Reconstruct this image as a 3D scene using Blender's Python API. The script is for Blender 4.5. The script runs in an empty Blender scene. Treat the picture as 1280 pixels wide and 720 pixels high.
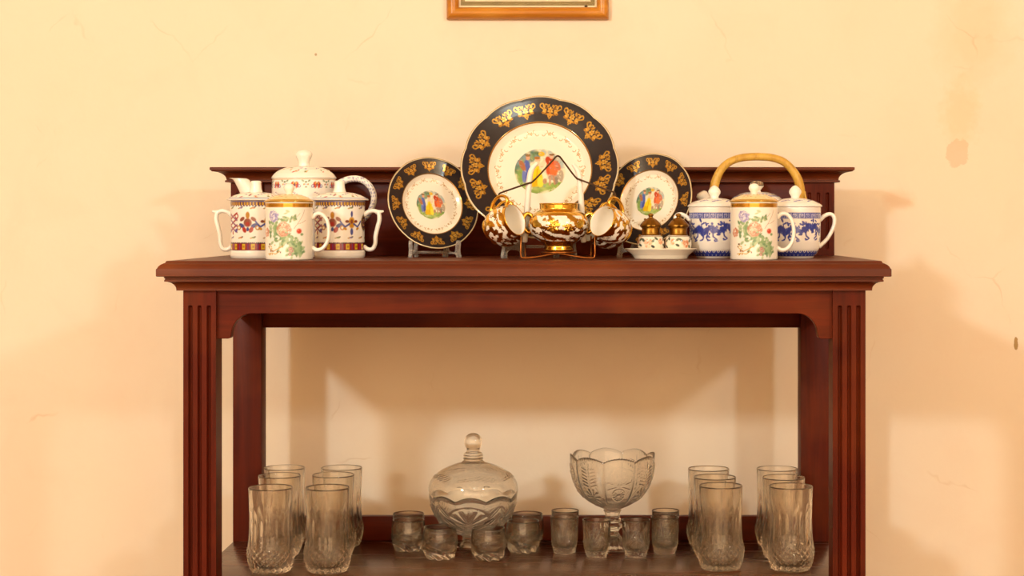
import bpy, bmesh, math, random
import numpy as np
from mathutils import Vector, Matrix

random.seed(7)
S = bpy.context.scene
COL = S.collection
PI = math.pi

# ------------------------------------------------------------------ camera
CAM_Z = 1.0145
FPX = 2200.0                     # focal length in pixels of the 1280 wide frame
cam = bpy.data.cameras.new('camera'); cam_o = bpy.data.objects.new('camera', cam)
COL.objects.link(cam_o)
cam_o.location = (0, 0, CAM_Z); cam_o.rotation_euler = (PI / 2, 0, 0)
cam.sensor_width = 36; cam.lens = FPX / 1280 * 36
cam.shift_x = -83 / 1280; cam.shift_y = -82 / 1280
cam.clip_start = 0.05
S.camera = cam_o

# ------------------------------------------------------------------ light
w = bpy.data.worlds.new('world'); S.world = w; w.use_nodes = True
w.node_tree.nodes['Background'].inputs[0].default_value = (1.0, 0.86, 0.68, 1)
w.node_tree.nodes['Background'].inputs[1].default_value = 0.05


def lamp(name, loc, power, color, radius):
    l = bpy.data.lights.new(name, 'POINT'); l.energy = power; l.color = color; l.shadow_soft_size = radius
    o = bpy.data.objects.new(name, l); COL.objects.link(o); o.location = loc
    return o


lamp('lamp_light', (-2.25, -0.60, 2.25), 205, (0.90, 1.0, 1.0), 0.14)
lamp('lamp_light', (2.35, -0.75, 2.25), 128, (0.91, 1.0, 0.97), 0.14)
lamp('lamp_light', (0.2, 0.6, 2.75), 14, (0.95, 1.0, 0.92), 0.22)
wl = bpy.data.lights.new('fill_light', 'AREA'); wl.shape = 'RECTANGLE'; wl.size = 4.8; wl.size_y = 2.2; wl.energy = 78; wl.color = (1.0, 0.72, 0.45)  # added warm fill panel, no real window: lifts the shade under the table
fill_o = bpy.data.objects.new('fill_light', wl); COL.objects.link(fill_o); fill_o.location = (-0.1, -2.6, 1.25); fill_o.rotation_euler = (PI / 2, 0, 0)
S.view_settings.view_transform = 'Standard'
S.view_settings.look = 'None'
S.view_settings.gamma = 1
S.view_settings.use_curve_mapping = False
S.view_settings.exposure = 0.25
S.cycles.max_bounces = 32; S.cycles.transmission_bounces = 28
S.cycles.transparent_max_bounces = 32; S.cycles.diffuse_bounces = 5
S.cycles.caustics_reflective = False
S.cycles.sample_clamp_indirect = 6.0


# ------------------------------------------------------------------ colour and node helpers
def lin(h):
    h = h.lstrip('#')
    o = []
    for i in (0, 2, 4):
        c = int(h[i:i + 2], 16) / 255
        o.append(c / 12.92 if c <= .04045 else ((c + .055) / 1.055) ** 2.4)
    return tuple(o)


class NT:
    def __init__(s, name):
        s.m = bpy.data.materials.new(name); s.m.use_nodes = True
        s.t = s.m.node_tree; s.b = s.t.nodes['Principled BSDF']; s.out = s.t.nodes['Material Output']

    def n(s, kind, ins=None, **kw):
        nd = s.t.nodes.new('ShaderNode' + kind)
        for k, v in kw.items(): setattr(nd, k, v)
        for k, v in (ins or {}).items(): s.set(nd.inputs[k], v)
        return nd

    def set(s, sock, v):
        if isinstance(v, bpy.types.NodeSocket): s.t.links.new(v, sock)
        else: sock.default_value = v

    def P(s, **kw):
        for k, v in kw.items(): s.set(s.b.inputs[k.replace('_', ' ')], v)

    def math(s, op, a, b=0.0, clamp=False):
        nd = s.n('Math', operation=op, use_clamp=clamp); s.set(nd.inputs[0], a); s.set(nd.inputs[1], b); return nd.outputs[0]

    def mix(s, f, a, b):
        nd = s.n('Mix', data_type='RGBA'); s.set(nd.inputs[0], f)
        s.set(nd.inputs[6], a if isinstance(a, bpy.types.NodeSocket) else (*a, 1))
        s.set(nd.inputs[7], b if isinstance(b, bpy.types.NodeSocket) else (*b, 1)); return nd.outputs[2]

    def ramp(s, f, lo, hi):
        nd = s.n('MapRange', clamp=True); s.set(nd.inputs[0], f); nd.inputs[1].default_value = lo; nd.inputs[2].default_value = hi
        return nd.outputs[0]


def noise(n, vec, scale, detail=4, rough=.55, dist=0.0):
    nd = n.n('TexNoise', {'Vector': vec, 'Scale': scale, 'Detail': detail, 'Roughness': rough, 'Distortion': dist})
    return nd.outputs[0]


def mapped(n, scale, loc=(0, 0, 0)):
    tc = n.n('TexCoord'); mp = n.n('Mapping', {'Vector': tc.outputs['Object'], 'Scale': scale, 'Location': loc}); return mp.outputs[0]


# ------------------------------------------------------------------ materials
def wood_mat(name, axis, c_dark, c_mid, c_light, rough=.44, spec=.09):
    n = NT(name)
    sc = [26, 26, 26]; sc[axis] = 1.3
    v = mapped(n, tuple(sc)); v2 = mapped(n, (3, 3, 3))
    g = noise(n, v, 2.0, 6, .62, .8); f = noise(n, mapped(n, tuple(5 * x for x in sc)), 2.5, 3, .7)
    big = noise(n, v2, 1.6, 3)
    c = n.mix(n.ramp(g, .22, .70), c_dark, c_mid)
    c = n.mix(n.math('MULTIPLY', n.ramp(big, .45, .75), .55), c, c_light)
    c = n.mix(n.math('MULTIPLY', n.ramp(f, .55, .75), .25), c, c_dark)
    bp = n.n('Bump', {'Strength': .12, 'Distance': .001, 'Height': f})
    n.P(Base_Color=c, Roughness=n.math('ADD', n.math('MULTIPLY', g, .14), rough - .07), Normal=bp.outputs[0], Specular_IOR_Level=spec, Coat_Weight=.03, Coat_Roughness=.25)
    return n.m


WD, WM, WL = lin('#3a1005'), lin('#5e1d0a'), lin('#803a12')
M_WOOD_V = wood_mat('mahogany_upright', 2, WD, WM, WL)
M_WOOD_H = wood_mat('mahogany_level', 0, WD, WM, WL)
M_WOOD_TOP = wood_mat('mahogany_top', 0, lin('#4a1c0a'), lin('#642a10'), lin('#7c401c'), .42, .22)
M_WOOD_SHELF = wood_mat('shelf_wood', 0, lin('#351606'), lin('#5a2c12'), lin('#744420'), .26, .4)
M_FRAMEWOOD = wood_mat('honey_wood', 0, lin('#9a5412'), lin('#d08a2a'), lin('#e4a646'), .3, .4)


def simple(name, col, rough=.4, metal=0.0, nz=0.0, coat=0.0, nscale=40, **kw):
    n = NT(name)
    v = mapped(n, (1, 1, 1))
    k = noise(n, v, nscale, 3)
    dark = tuple(c * (1 - nz) for c in col); lite = tuple(min(1, c * (1 + nz)) for c in col)
    n.P(Base_Color=n.mix(n.ramp(k, .3, .7), dark, lite), Roughness=rough, Metallic=metal, Coat_Weight=coat, **kw)
    return n.m


M_CHINA = simple('white_porcelain', lin('#f4f0e6'), .14, 0, .02, .3)
M_GOLD = simple('gilt_gold', lin('#e6ba52'), .2, 1, .12)
M_PALEGILT = simple('pale_gilt', lin('#dcc696'), .25, .55, .08)
M_BRASS = simple('aged_brass', lin('#8c6426'), .36, 1, .25, 0, 90)
M_BRONZE = simple('dark_bronze_wire', lin('#4a3320'), .38, .8, .2)
M_COPPER = simple('copper_wire', lin('#a8642c'), .3, .9, .15)
M_POST = simple('white_sleeve', lin('#efe9dc'), .35, 0, .03)
M_PAPER = simple('cream_paper', lin('#e9dcb9'), .7, 0, .05)
M_KHAKI = simple('khaki_print', lin('#8d7a48'), .7, 0, .12)
M_STAIN = simple('brown_spot', lin('#5c4420'), .8, 0, .2)
M_FLOOR = simple('tiled_floor', lin('#96704c'), .3, 0, .15, .2, 6)
M_CEIL = simple('ceiling_white', lin('#d6c2a0'), .8, 0, .02)
M_SIDEWALL = simple('room_plaster', lin('#c6a67c'), .8, 0, .03)


def glass_mat(name, tint, mixf, rough=0.0, ior=1.48, haze=0.0):
    n = NT(name)
    n.t.nodes.remove(n.b)
    k = noise(n, mapped(n, (1, 1, 1)), 60, 2)
    g = n.n('BsdfGlass', {'Color': n.mix(k, tint, tuple(x * .995 for x in tint)), 'Roughness': rough, 'IOR': ior})
    t = n.n('BsdfTransparent', {'Color': (*tint, 1)})
    mx = n.n('MixShader', {0: mixf, 1: g.outputs[0], 2: t.outputs[0]})
    res = mx.outputs[0]
    if haze:                                       # scuffed, milky plastic
        df = n.n('BsdfDiffuse', {'Color': (.74, .70, .64, 1)})
        res = n.n('MixShader', {0: haze, 1: res, 2: df.outputs[0]}).outputs[0]
    n.t.links.new(res, n.out.inputs[0])
    return n.m


M_GLASS = glass_mat('clear_crystal', (1.0, .993, .972), .14)
M_PLASTIC = glass_mat('clear_plastic', (.97, .95, .91), .30, .08, 1.42, .30)
M_PANE = glass_mat('picture_glass', (.99, .99, .98), .85)


def painted_mat():
    n = NT('painted_porcelain')
    a = n.n('Attribute', attribute_name='paint')
    v = mapped(n, (1, 1, 1)); k = noise(n, v, 220, 2)
    n.P(Base_Color=a.outputs['Color'], Metallic=a.outputs['Alpha'], Roughness=n.math('ADD', n.math('MULTIPLY', k, .06), .12), Coat_Weight=.3, Coat_Roughness=.08)
    return n.m


M_PAINT = painted_mat()


def bamboo_mat():
    n = NT('yellow_cane')
    v = mapped(n, (1, 1, 1)); k = noise(n, v, 45, 4); k2 = noise(n, mapped(n, (300, 300, 20)), 1, 3)
    c = n.mix(n.ramp(k, .3, .7), lin('#b98a2c'), lin('#dcb350'))
    c = n.mix(n.math('MULTIPLY', n.ramp(k2, .55, .7), .4), c, lin('#8d6018'))
    n.P(Base_Color=c, Roughness=.42)
    return n.m


M_CANE = bamboo_mat()


def wall_mat():
    n = NT('cream_plaster')
    tc = n.n('TexCoord'); o = tc.outputs['Object']
    big = noise(n, o, 1.3, 4, .6); mid = noise(n, o, 7, 5, .6, .6); fine = noise(n, o, 55, 4, .6)
    c = n.mix(n.ramp(big, .35, .65), lin('#ebdac0'), lin('#eedfc8'))
    c = n.mix(n.math('MULTIPLY', n.ramp(mid, .5, .72), .35), c, lin('#e8d2b8'))

    def patch(x, z, rx, rz, thr, amt, nsc=40):
        mp = n.n('Mapping', {'Vector': o, 'Location': (-x / rx, 0, -z / rz), 'Scale': (1 / rx, 0, 1 / rz)})
        ln = n.n('VectorMath', {0: mp.outputs[0]}, operation='LENGTH').outputs['Value']
        nz = noise(n, o, nsc, 4, .65)
        d = n.math('ADD', ln, n.math('MULTIPLY', n.math('SUBTRACT', nz, .5), 1.5))
        return n.math('MULTIPLY', n.ramp(d, 1.0 + thr, 1.0 - thr), amt)

    m1 = patch(.780, 1.158, .024, .030, .05, .45)
    c = n.mix(m1, c, lin('#dfae86'))
    c = n.mix(patch(.815, 1.40, .07, .09, .5, .26, 18), c, lin('#dbb87c'))
    c = n.mix(patch(.785, 1.24, .035, .06, .4, .32, 60), c, lin('#dcbd85'))
    c = n.mix(patch(.66, 1.062, .03, .02, .3, .3, 30), c, lin('#e5b890'))
    c = n.mix(patch(.90, .765, .004, .012, .1, .9, 60), c, lin('#a07c34'))
    c = n.mix(patch(-.54, 1.36, .003, .003, .2, .8, 60), c, lin('#a08a5a'))
    # trowel ridges and hairline cracks
    ds = n.n('TexNoise', {'Vector': o, 'Scale': 9.0, 'Detail': 3.0})
    va = n.n('VectorMath', {0: o, 1: n.n('VectorMath', {0: ds.outputs[1], 'Scale': .09}, operation='SCALE').outputs[0]}, operation='ADD').outputs[0]
    vo = n.n('TexVoronoi', {'Vector': va, 'Scale': 5.0}, feature='DISTANCE_TO_EDGE')
    crack = n.math('MULTIPLY', n.ramp(vo.outputs[0], .012, .0), n.ramp(noise(n, o, 5.5, 3), .58, .68))
    c = n.mix(n.math('MULTIPLY', crack, .28), c, lin('#c79f66'))
    h = n.math('ADD', n.math('MULTIPLY', mid, .7), n.math('MULTIPLY', fine, .22))
    h = n.math('SUBTRACT', h, n.math('MULTIPLY', crack, .25)); h = n.math('SUBTRACT', h, n.math('MULTIPLY', m1, .15))
    bp = n.n('Bump', {'Strength': .32, 'Distance': .004, 'Height': h})
    n.P(Base_Color=c, Roughness=.62, Normal=bp.outputs[0])
    return n.m


M_WALL = wall_mat()


# ------------------------------------------------------------------ mesh helpers
def obj(name, verts, faces, mat, parent=None, smooth=True, paint=None, loc=None, sharp=None):
    me = bpy.data.meshes.new(name)
    v = verts.tolist() if isinstance(verts, np.ndarray) else verts
    me.from_pydata(v, [], faces)
    if paint is not None:
        a = me.color_attributes.new('paint', 'FLOAT_COLOR', 'POINT')
        a.data.foreach_set('color', np.ascontiguousarray(paint, dtype=np.float32).ravel())
    me.materials.append(mat)
    if smooth:
        me.polygons.foreach_set('use_smooth', [True] * len(me.polygons))
        if sharp is not None: me.set_sharp_from_angle(angle=math.radians(sharp))
    me.update()
    o = bpy.data.objects.new(name, me); COL.objects.link(o)
    if parent is not None: o.parent = parent
    if loc is not None: o.location = loc
    return o


def bm_obj(name, bm, mat, parent=None, smooth=False, sharp=None, bevel=0.0, seg=2):
    if bevel:
        bmesh.ops.bevel(bm, geom=bm.edges[:], offset=bevel, segments=seg, affect='EDGES', profile=.5, clamp_overlap=True)
    bmesh.ops.recalc_face_normals(bm, faces=bm.faces[:])
    me = bpy.data.meshes.new(name); bm.to_mesh(me); bm.free(); me.materials.append(mat)
    if smooth:
        me.polygons.foreach_set('use_smooth', [True] * len(me.polygons))
        if sharp is not None: me.set_sharp_from_angle(angle=math.radians(sharp))
    o = bpy.data.objects.new(name, me); COL.objects.link(o)
    if parent is not None: o.parent = parent
    return o


def box(name, x0, x1, y0, y1, z0, z1, mat, parent=None, bevel=.0015):
    bm = bmesh.new()
    bmesh.ops.create_cube(bm, size=1)
    for v in bm.verts:
        v.co = Vector(((x0 + x1) / 2 + v.co.x * (x1 - x0), (y0 + y1) / 2 + v.co.y * (y1 - y0), (z0 + z1) / 2 + v.co.z * (z1 - z0)))
    return bm_obj(name, bm, mat, parent, True, 35, bevel)


def thing(name, label, cat, loc=(0, 0, 0), rotz=0.0, group=None):
    o = bpy.data.objects.new(name, None); COL.objects.link(o)
    o.empty_display_size = .03
    o.location = loc; o.rotation_euler = (0, 0, rotz); o['label'] = label; o['category'] = cat
    if group: o['group'] = group
    return o


def struct(o):
    o['kind'] = 'structure'; return o


def dup(root, loc, label=None, rotz=None, group=None):
    r = root.copy(); COL.objects.link(r); r.location = loc
    if rotz is not None: r.rotation_euler = (0, 0, rotz)
    if label: r['label'] = label
    if group: r['group'] = group
    for ch in list(root.children):
        c = ch.copy(); COL.objects.link(c); c.parent = r
        for g in list(ch.children):
            d = g.copy(); COL.objects.link(d); d.parent = c
    return r


def resample(prof, step):
    out = [tuple(prof[0])]
    for (a, b) in zip(prof[:-1], prof[1:]):
        d = math.hypot(b[0] - a[0], b[1] - a[1]); k = max(1, int(math.ceil(d / step)))
        for i in range(1, k + 1): out.append((a[0] + (b[0] - a[0]) * i / k, a[1] + (b[1] - a[1]) * i / k))
    return out


def spline(pts, k=6):
    """Catmull-Rom through points of any dimension"""
    P = [np.array(p, float) for p in pts]
    P = [2 * P[0] - P[1]] + P + [2 * P[-1] - P[-2]]
    out = []
    for i in range(1, len(P) - 2):
        for j in range(k):
            t = j / k
            out.append(.5 * ((2 * P[i]) + (-P[i - 1] + P[i + 1]) * t + (2 * P[i - 1] - 5 * P[i] + 4 * P[i + 1] - P[i + 2]) * t * t
                             + (-P[i - 1] + 3 * P[i] - 3 * P[i + 1] + P[i + 2]) * t ** 3))
    out.append(P[-2])
    return [tuple(p) for p in out]


def lathe_geo(prof, n, mod=None):
    """prof: (r, z) list; angle 0 faces the viewer side (-Y), positive towards +X"""
    pr = np.array(prof, float)
    a = np.arange(n) / n * 2 * PI - PI
    R, A = np.meshgrid(pr[:, 0], a, indexing='ij'); Z, _ = np.meshgrid(pr[:, 1], a, indexing='ij')
    K, _ = np.meshgrid(np.arange(len(pr)), a, indexing='ij')
    if mod is not None: R, Z = mod(A, R, Z, K)
    X = R * np.sin(A); Y = -R * np.cos(A)
    V = np.stack([X, Y, Z], -1).reshape(-1, 3)
    m = len(pr)
    i = np.arange(m - 1)[:, None] * n; j = np.arange(n)[None, :]; j2 = (j + 1) % n
    F = np.stack([i + j, i + j2, i + n + j2, i + n + j], -1).reshape(-1, 4)
    return V, F, A.ravel(), R.ravel(), Z.ravel(), K.ravel()


def lathe(name, prof, n, mat, parent=None, mod=None, paint=None, sharp=None, scale=(1, 1, 1), cap=True):
    V, F, A, R, Z, K = lathe_geo(prof, n, mod)
    pc = paint(A, R, Z, K) if paint else None
    V = V * np.array(scale)
    faces = F.tolist()
    if cap:
        m = len(prof)
        if prof[0][0] > 1e-6: faces.append(list(range(n))[::-1])
        if prof[-1][0] > 1e-6: faces.append(list(range((m - 1) * n, m * n)))
    return obj(name, V, faces, mat, parent, True, pc, None, sharp)


def tube(name, pts, rad, mat, parent=None, n=12, k=6, flat=None, paint=None, closed=False):
    """pts 3d control points; rad scalar or list; flat=(a,b) scales the two section axes"""
    dim = []
    for i, p in enumerate(pts): dim.append((*p, rad[i] if isinstance(rad, (list, tuple)) else rad))
    path = spline(dim, k) if k > 1 else dim
    P = np.array([p[:3] for p in path]); Rr = [p[3] for p in path]
    T = np.gradient(P, axis=0); T /= np.linalg.norm(T, axis=1)[:, None]
    up = np.array([0, 1.0, 0]) if abs(T[0][1]) < .9 else np.array([0, 0, 1.0])
    V = []; m = len(P)
    nrm = up - T[0] * up.dot(T[0]); nrm /= np.linalg.norm(nrm)
    for i in range(m):
        nrm = nrm - T[i] * nrm.dot(T[i]); nrm /= np.linalg.norm(nrm)
        b = np.cross(T[i], nrm)
        fa, fb = flat if flat else (1, 1)
        for j in range(n):
            t = 2 * PI * j / n
            V.append(P[i] + Rr[i] * (fa * math.cos(t) * nrm + fb * math.sin(t) * b))
    F = []
    for i in range(m - 1):
        for j in range(n):
            j2 = (j + 1) % n
            F.append([i * n + j, i * n + j2, (i + 1) * n + j2, (i + 1) * n + j])
    # rounded ends
    for e, idx, sg in ((0, 0, -1), (m - 1, (m - 1) * n, 1)):
        c = len(V)
        ring = []
        for j in range(n): V.append(P[e] + (V[idx + j] - P[e]) * .65 + T[e] * sg * Rr[e] * .35)
        for j in range(n):
            j2 = (j + 1) % n
            q = [idx + j, idx + j2, c + j2, c + j]
            F.append(q if sg > 0 else q[::-1])
        ring = [c + j for j in range(n)]
        F.append(ring if sg > 0 else ring[::-1])
    V = np.array(V)
    return obj(name, V, F, mat, parent, True, paint(V) if paint else None)


def join(objs, name):
    """several pieces of one part become one mesh"""
    bm = bmesh.new()
    for o in objs:
        b2 = bmesh.new(); b2.from_mesh(o.data)
        tmp = bpy.data.meshes.new('tmp'); b2.to_mesh(tmp); b2.free()
        bm.from_mesh(tmp); bpy.data.meshes.remove(tmp)
    me = bpy.data.meshes.new(name); bm.to_mesh(me); bm.free()
    me.materials.append(objs[0].data.materials[0])
    par = objs[0].parent
    for o in objs: bpy.data.objects.remove(o)
    me.polygons.foreach_set('use_smooth', [True] * len(me.polygons))
    r = bpy.data.objects.new(name, me); COL.objects.link(r); r.parent = par
    return r


def prism(name, poly, axis, d0, d1, mat, parent=None, bevel=.0012, smooth=True):
    """poly in the two other axes, extruded along axis 'y' or 'x'"""
    bm = bmesh.new()
    vs = [bm.verts.new((p[0], d0, p[1]) if axis == 'y' else (d0, p[0], p[1])) for p in poly]
    f = bm.faces.new(vs)
    r = bmesh.ops.extrude_face_region(bm, geom=[f])
    for v in [g for g in r['geom'] if isinstance(g, bmesh.types.BMVert)]:
        if axis == 'y': v.co.y = d1
        else: v.co.x = d1
    return bm_obj(name, bm, mat, parent, smooth, 30, bevel, 1)


# ------------------------------------------------------------------ painting on vertices
def waves(u, v, seed, n=7):
    r = np.random.RandomState(seed); s = np.zeros_like(u)
    for _ in range(n):
        t = r.rand() * 2 * PI; f = .6 + 1.5 * r.rand()
        s += np.sin((u * math.cos(t) + v * math.sin(t)) * f + r.rand() * 2 * PI)
    return s / n


class Canvas:
    def __init__(s, U, V, base, period=None):
        s.U, s.V, s.L = U, V, period
        s.C = np.zeros((len(U), 4)); s.C[:, :3] = lin(base)

    def d(s, cx):
        d = s.U - cx
        return d if s.L is None else (d + s.L / 2) % s.L - s.L / 2

    def put(s, m, col, metal=0.0):
        m = np.clip(m, 0, 1)[:, None]
        s.C = s.C * (1 - m) + np.array([*lin(col), metal])[None, :] * m

    def blob(s, cx, cy, rx, ry, col, rot=0, metal=0.0, soft=.25, amt=1.0):
        du, dv = s.d(cx), s.V - cy
        c, sn = math.cos(rot), math.sin(rot)
        q = np.sqrt(((du * c + dv * sn) / rx) ** 2 + ((-du * sn + dv * c) / ry) ** 2)
        s.put((1 - q) / soft * amt if amt == 1 else np.clip((1 - q) / soft, 0, 1) * amt, col, metal)

    def ring(s, cx, cy, r, wd, col, a0=None, a1=None, metal=0.0):
        du, dv = s.d(cx), s.V - cy
        q = np.abs(np.hypot(du, dv) - r)
        m = np.clip((wd - q) / (wd * .5), 0, 1)
        if a0 is not None:
            t = np.arctan2(dv, du) % (2 * PI)
            m = m * (((t - a0) % (2 * PI)) < ((a1 - a0) % (2 * PI)))
        s.put(m, col, metal)

    def line(s, pts, wd, col, metal=0.0):
        best = np.full(len(s.U), 1e9)
        for (a, b) in zip(pts[:-1], pts[1:]):
            du, dv = s.d(a[0]), s.V - a[1]
            ex, ey = b[0] - a[0], b[1] - a[1]
            t = np.clip((du * ex + dv * ey) / (ex * ex + ey * ey + 1e-12), 0, 1)
            best = np.minimum(best, np.hypot(du - ex * t, dv - ey * t))
        s.put((wd - best) / (wd * .5), col, metal)

    def band(s, v0, v1, col, metal=0.0):
        s.put(((s.V > v0) & (s.V < v1)).astype(float), col, metal)


# ================================================================== THE ROOM
RX0, RX1, RY0, WALL_Y, RZ = -2.9, 2.9, -2.7, 3.62, 3.0
o = box('wall_back', RX0, RX1, WALL_Y, WALL_Y + .12, 0, RZ, M_WALL, None, 0); struct(o)
o = box('wall_left', RX0 - .12, RX0, RY0, WALL_Y + .12, 0, RZ, M_SIDEWALL, None, 0); struct(o)
o = box('wall_right', RX1, RX1 + .12, RY0, WALL_Y + .12, 0, RZ, M_SIDEWALL, None, 0); struct(o)
o = box('wall_front', RX0 - .12, RX1 + .12, RY0 - .12, RY0, 0, RZ, M_SIDEWALL, None, 0); struct(o)
o = box('floor', RX0 - .12, RX1 + .12, RY0 - .12, WALL_Y + .12, -.1, 0, M_FLOOR, None, 0); struct(o)
o = box('ceiling', RX0 - .12, RX1 + .12, RY0 - .12, WALL_Y + .12, RZ, RZ + .1, M_CEIL, None, 0); struct(o)


def ux(u, D): return (u - 723) * D / FPX
def vz(v, D): return CAM_Z - (v - 278) * D / FPX


# ================================================================== THE CONSOLE TABLE
TX0, TX1, TY0, TY1 = -.6658, .4838, 2.965, 3.44
TOP, SHELF = .95, .40
LW, LD = .0553, .0495
table = thing('console_table', 'dark mahogany two-tier console table with fluted legs and raised back gallery', 'table', ((TX0 + TX1) / 2, (TY0 + TY1) / 2, 0))
OX, OY = table.location.x, table.location.y
HX, HY = (TX1 - TX0) / 2, (TY1 - TY0) / 2


def rect_loft(name, prof, hx0, hx1, hy0, hy1, mat, parent):
    """prof: (outset, z) from the top surface down; rings of a rectangle"""
    V, F = [], []
    for (q, z) in prof:
        V += [(hx0 - q, hy0 - q, z), (hx1 + q, hy0 - q, z), (hx1 + q, hy1 + q, z), (hx0 - q, hy1 + q, z)]
    for i in range(len(prof) - 1):
        for j in range(4):
            F.append([i * 4 + j, (i + 1) * 4 + j, (i + 1) * 4 + (j + 1) % 4, i * 4 + (j + 1) % 4])
    F.append([0, 1, 2, 3]); F.append([len(V) - 1 - k for k in range(4)])
    return obj(name, V, F, mat, parent, True, None, None, 28)


ov = [(.0225, 0), (.0235, -.0008), (.0245, -.0030), (.0275, -.0042), (.0312, -.0062), (.0342, -.0092), (.0358, -.0125)]
cove = [(.026 - .0165 * math.sin(t * PI / 2), -.0345 - .0135 * (1 - math.cos(t * PI / 2))) for t in [i / 7 for i in range(8)]]
prof = ov + [(.037, -.0132), (.0372, -.0150), (.0372, -.0250), (.036, -.0258), (.0262, -.0262), (.0262, -.0285), (.0248, -.0292), (.0248, -.0310), (.026, -.0318)] + cove + [(.0095, -.0500), (-.004, -.0500)]
rect_loft('table_top', [(a, b + TOP) for a, b in prof], -HX, HX, -HY, HY, M_WOOD_TOP, table)


def fluted_board(name, x0, x1, y0, y1, z0, z1, grooves, zlo, zhi, gw, gd, mat, parent, nx=44):
    """board whose front face (y0) has rounded vertical grooves between zlo and zhi"""
    xs = np.linspace(x0, x1, nx)
    xs = np.unique(np.concatenate([xs] + [np.linspace(g - gw, g + gw, 9) for g in grooves]))
    zs = np.unique(np.concatenate([[z0, z1], np.linspace(max(z0, zlo), zhi - 2 * gw, 3), np.linspace(zhi - 2 * gw, zhi + gw * 1.2, 12),
                                   np.linspace(zlo - gw * 1.2, zlo + 2 * gw, 8) if zlo > z0 else [z0]]))
    zs = zs[(zs >= z0) & (zs <= z1)]
    Xg, Zg = np.meshgrid(xs, zs, indexing='ij'); Yg = np.full_like(Xg, y0)
    for g in grooves:
        dz = np.maximum(Zg - (zhi - gw), 0) + (np.maximum((zlo + gw) - Zg, 0) if zlo > z0 else 0)
        d = np.hypot(Xg - g, dz) / gw
        Yg += gd * np.sqrt(np.clip(1 - d * d, 0, 1))
    nxx, nz = Xg.shape
    V = np.stack([Xg, Yg, Zg], -1).reshape(-1, 3).tolist()
    F = []
    for i in range(nxx - 1):
        for j in range(nz - 1):
            F.append([i * nz + j, (i + 1) * nz + j, (i + 1) * nz + j + 1, i * nz + j + 1])
    c = len(V)
    V += [(x0, y1, z0), (x1, y1, z0), (x1, y1, z1), (x0, y1, z1)]
    F.append([c, c + 3, c + 2, c + 1])
    F.append([c] + [j for j in range(nz)] + [c + 3])
    F.append(([c + 1] + [(nxx - 1) * nz + j for j in range(nz)] + [c + 2])[::-1])
    F.append(([c] + [i * nz for i in range(nxx)] + [c + 1])[::-1])
    F.append([c + 3] + [i * nz + nz - 1 for i in range(nxx)] + [c + 2])
    return obj(name, V, F, mat, parent, True, None, None, 30)


for sx in (-1, 1):
    a = -HX if sx < 0 else HX - LW
    gx = [a + LW / 2 + k * .0155 for k in (-1, 0, 1)]
    fluted_board('leg', a, a + LW, -HY, -HY + LD, 0, TOP - .05, gx, 0.02, .8745, .0036, .0070, M_WOOD_V, table, 12)
    box('leg', a, a + LW, HY - LD, HY, 0, TOP - .05, M_WOOD_V, table, .0015)

# front apron with shaped ends
ax0, ax1 = -HX + LW - .001, HX - LW + .001
z_t, z_b, z_br = TOP - .05, .8605, .8180
half = [(ax0, z_t), (ax0, z_br), (ax0 + .0195, z_br)]
half += [(ax0 + .0195 + .0050 * math.sin(t), z_br + .0050 * (1 - math.cos(t))) for t in [PI / 2 * i / 5 for i in range(1, 6)]]
cxx, czz = ax0 + .0600, z_br + .0060
half += [(ax0 + .0600 - .0350 * math.cos(t), z_br + .0070 + (z_b - z_br - .0070) * math.sin(t)) for t in [PI / 2 * i / 12 for i in range(1, 13)]]
poly = half + [(-x, z) for x, z in half[::-1]]
prism('front_apron', poly, 'y', -HY + .009, -HY + .031, M_WOOD_H, table)
for sx in (-1, 1):
    xa = sx * (HX - .026)
    box('side_apron', min(xa, xa + sx * .018), max(xa, xa + sx * .018), -HY + LD - .001, HY - LD + .001, .835, z_t, M_WOOD_H, table)
box('back_apron', -HX + LW - .001, HX - LW + .001, HY - .030, HY - .008, .8105, z_t, M_WOOD_H, table)
box('lower_shelf', -HX + .0005, HX - .0005, -HY + .010, HY - .004, SHELF - .026, SHELF, M_WOOD_SHELF, table, .002)
box('shelf_back_rail', -HX + LW - .001, HX - LW + .001, HY - .040, HY - .020, SHELF, .4465, M_WOOD_H, table)
# gallery behind the ornaments
GX0, GX1 = ux(288.5, 3.42) - OX, ux(1043, 3.42) - OX
GY0, GY1 = 3.420 - OY, 3.446 - OY
GZ = vz(227, 3.41)
SW = .062
box('gallery_panel', GX0 + SW - .001, GX1 - SW + .001, GY0 + .006, GY1, TOP, GZ, M_WOOD_H, table)
for a in (GX0, GX1 - SW):
    fluted_board('gallery_stile', a, a + SW, GY0, GY1, TOP, GZ, [a + SW / 2 + k * .0175 for k in (-1, 0, 1)], .962, GZ - .021, .0032, .0045, M_WOOD_V, table, 12)
zc_top = vz(208.8, 3.385)
gc = [(.036, zc_top), (.0372, zc_top - .001), (.0372, zc_top - .0052), (.035, zc_top - .0065)]
gc += [(.034 - .024 * math.sin(t * PI / 2), zc_top - .008 - .0155 * (1 - math.cos(t * PI / 2))) for t in [i / 7 for i in range(8)]]
gc += [(.010, zc_top - .0245), (.0125, zc_top - .0252), (.0125, zc_top - .0285), (.006, zc_top - .0292), (-.003, zc_top - .0292)]
rect_loft('gallery_cornice', gc, GX0 + .003, GX1 - .003, GY0 + .003, GY1 - .006, M_WOOD_TOP, table)

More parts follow.
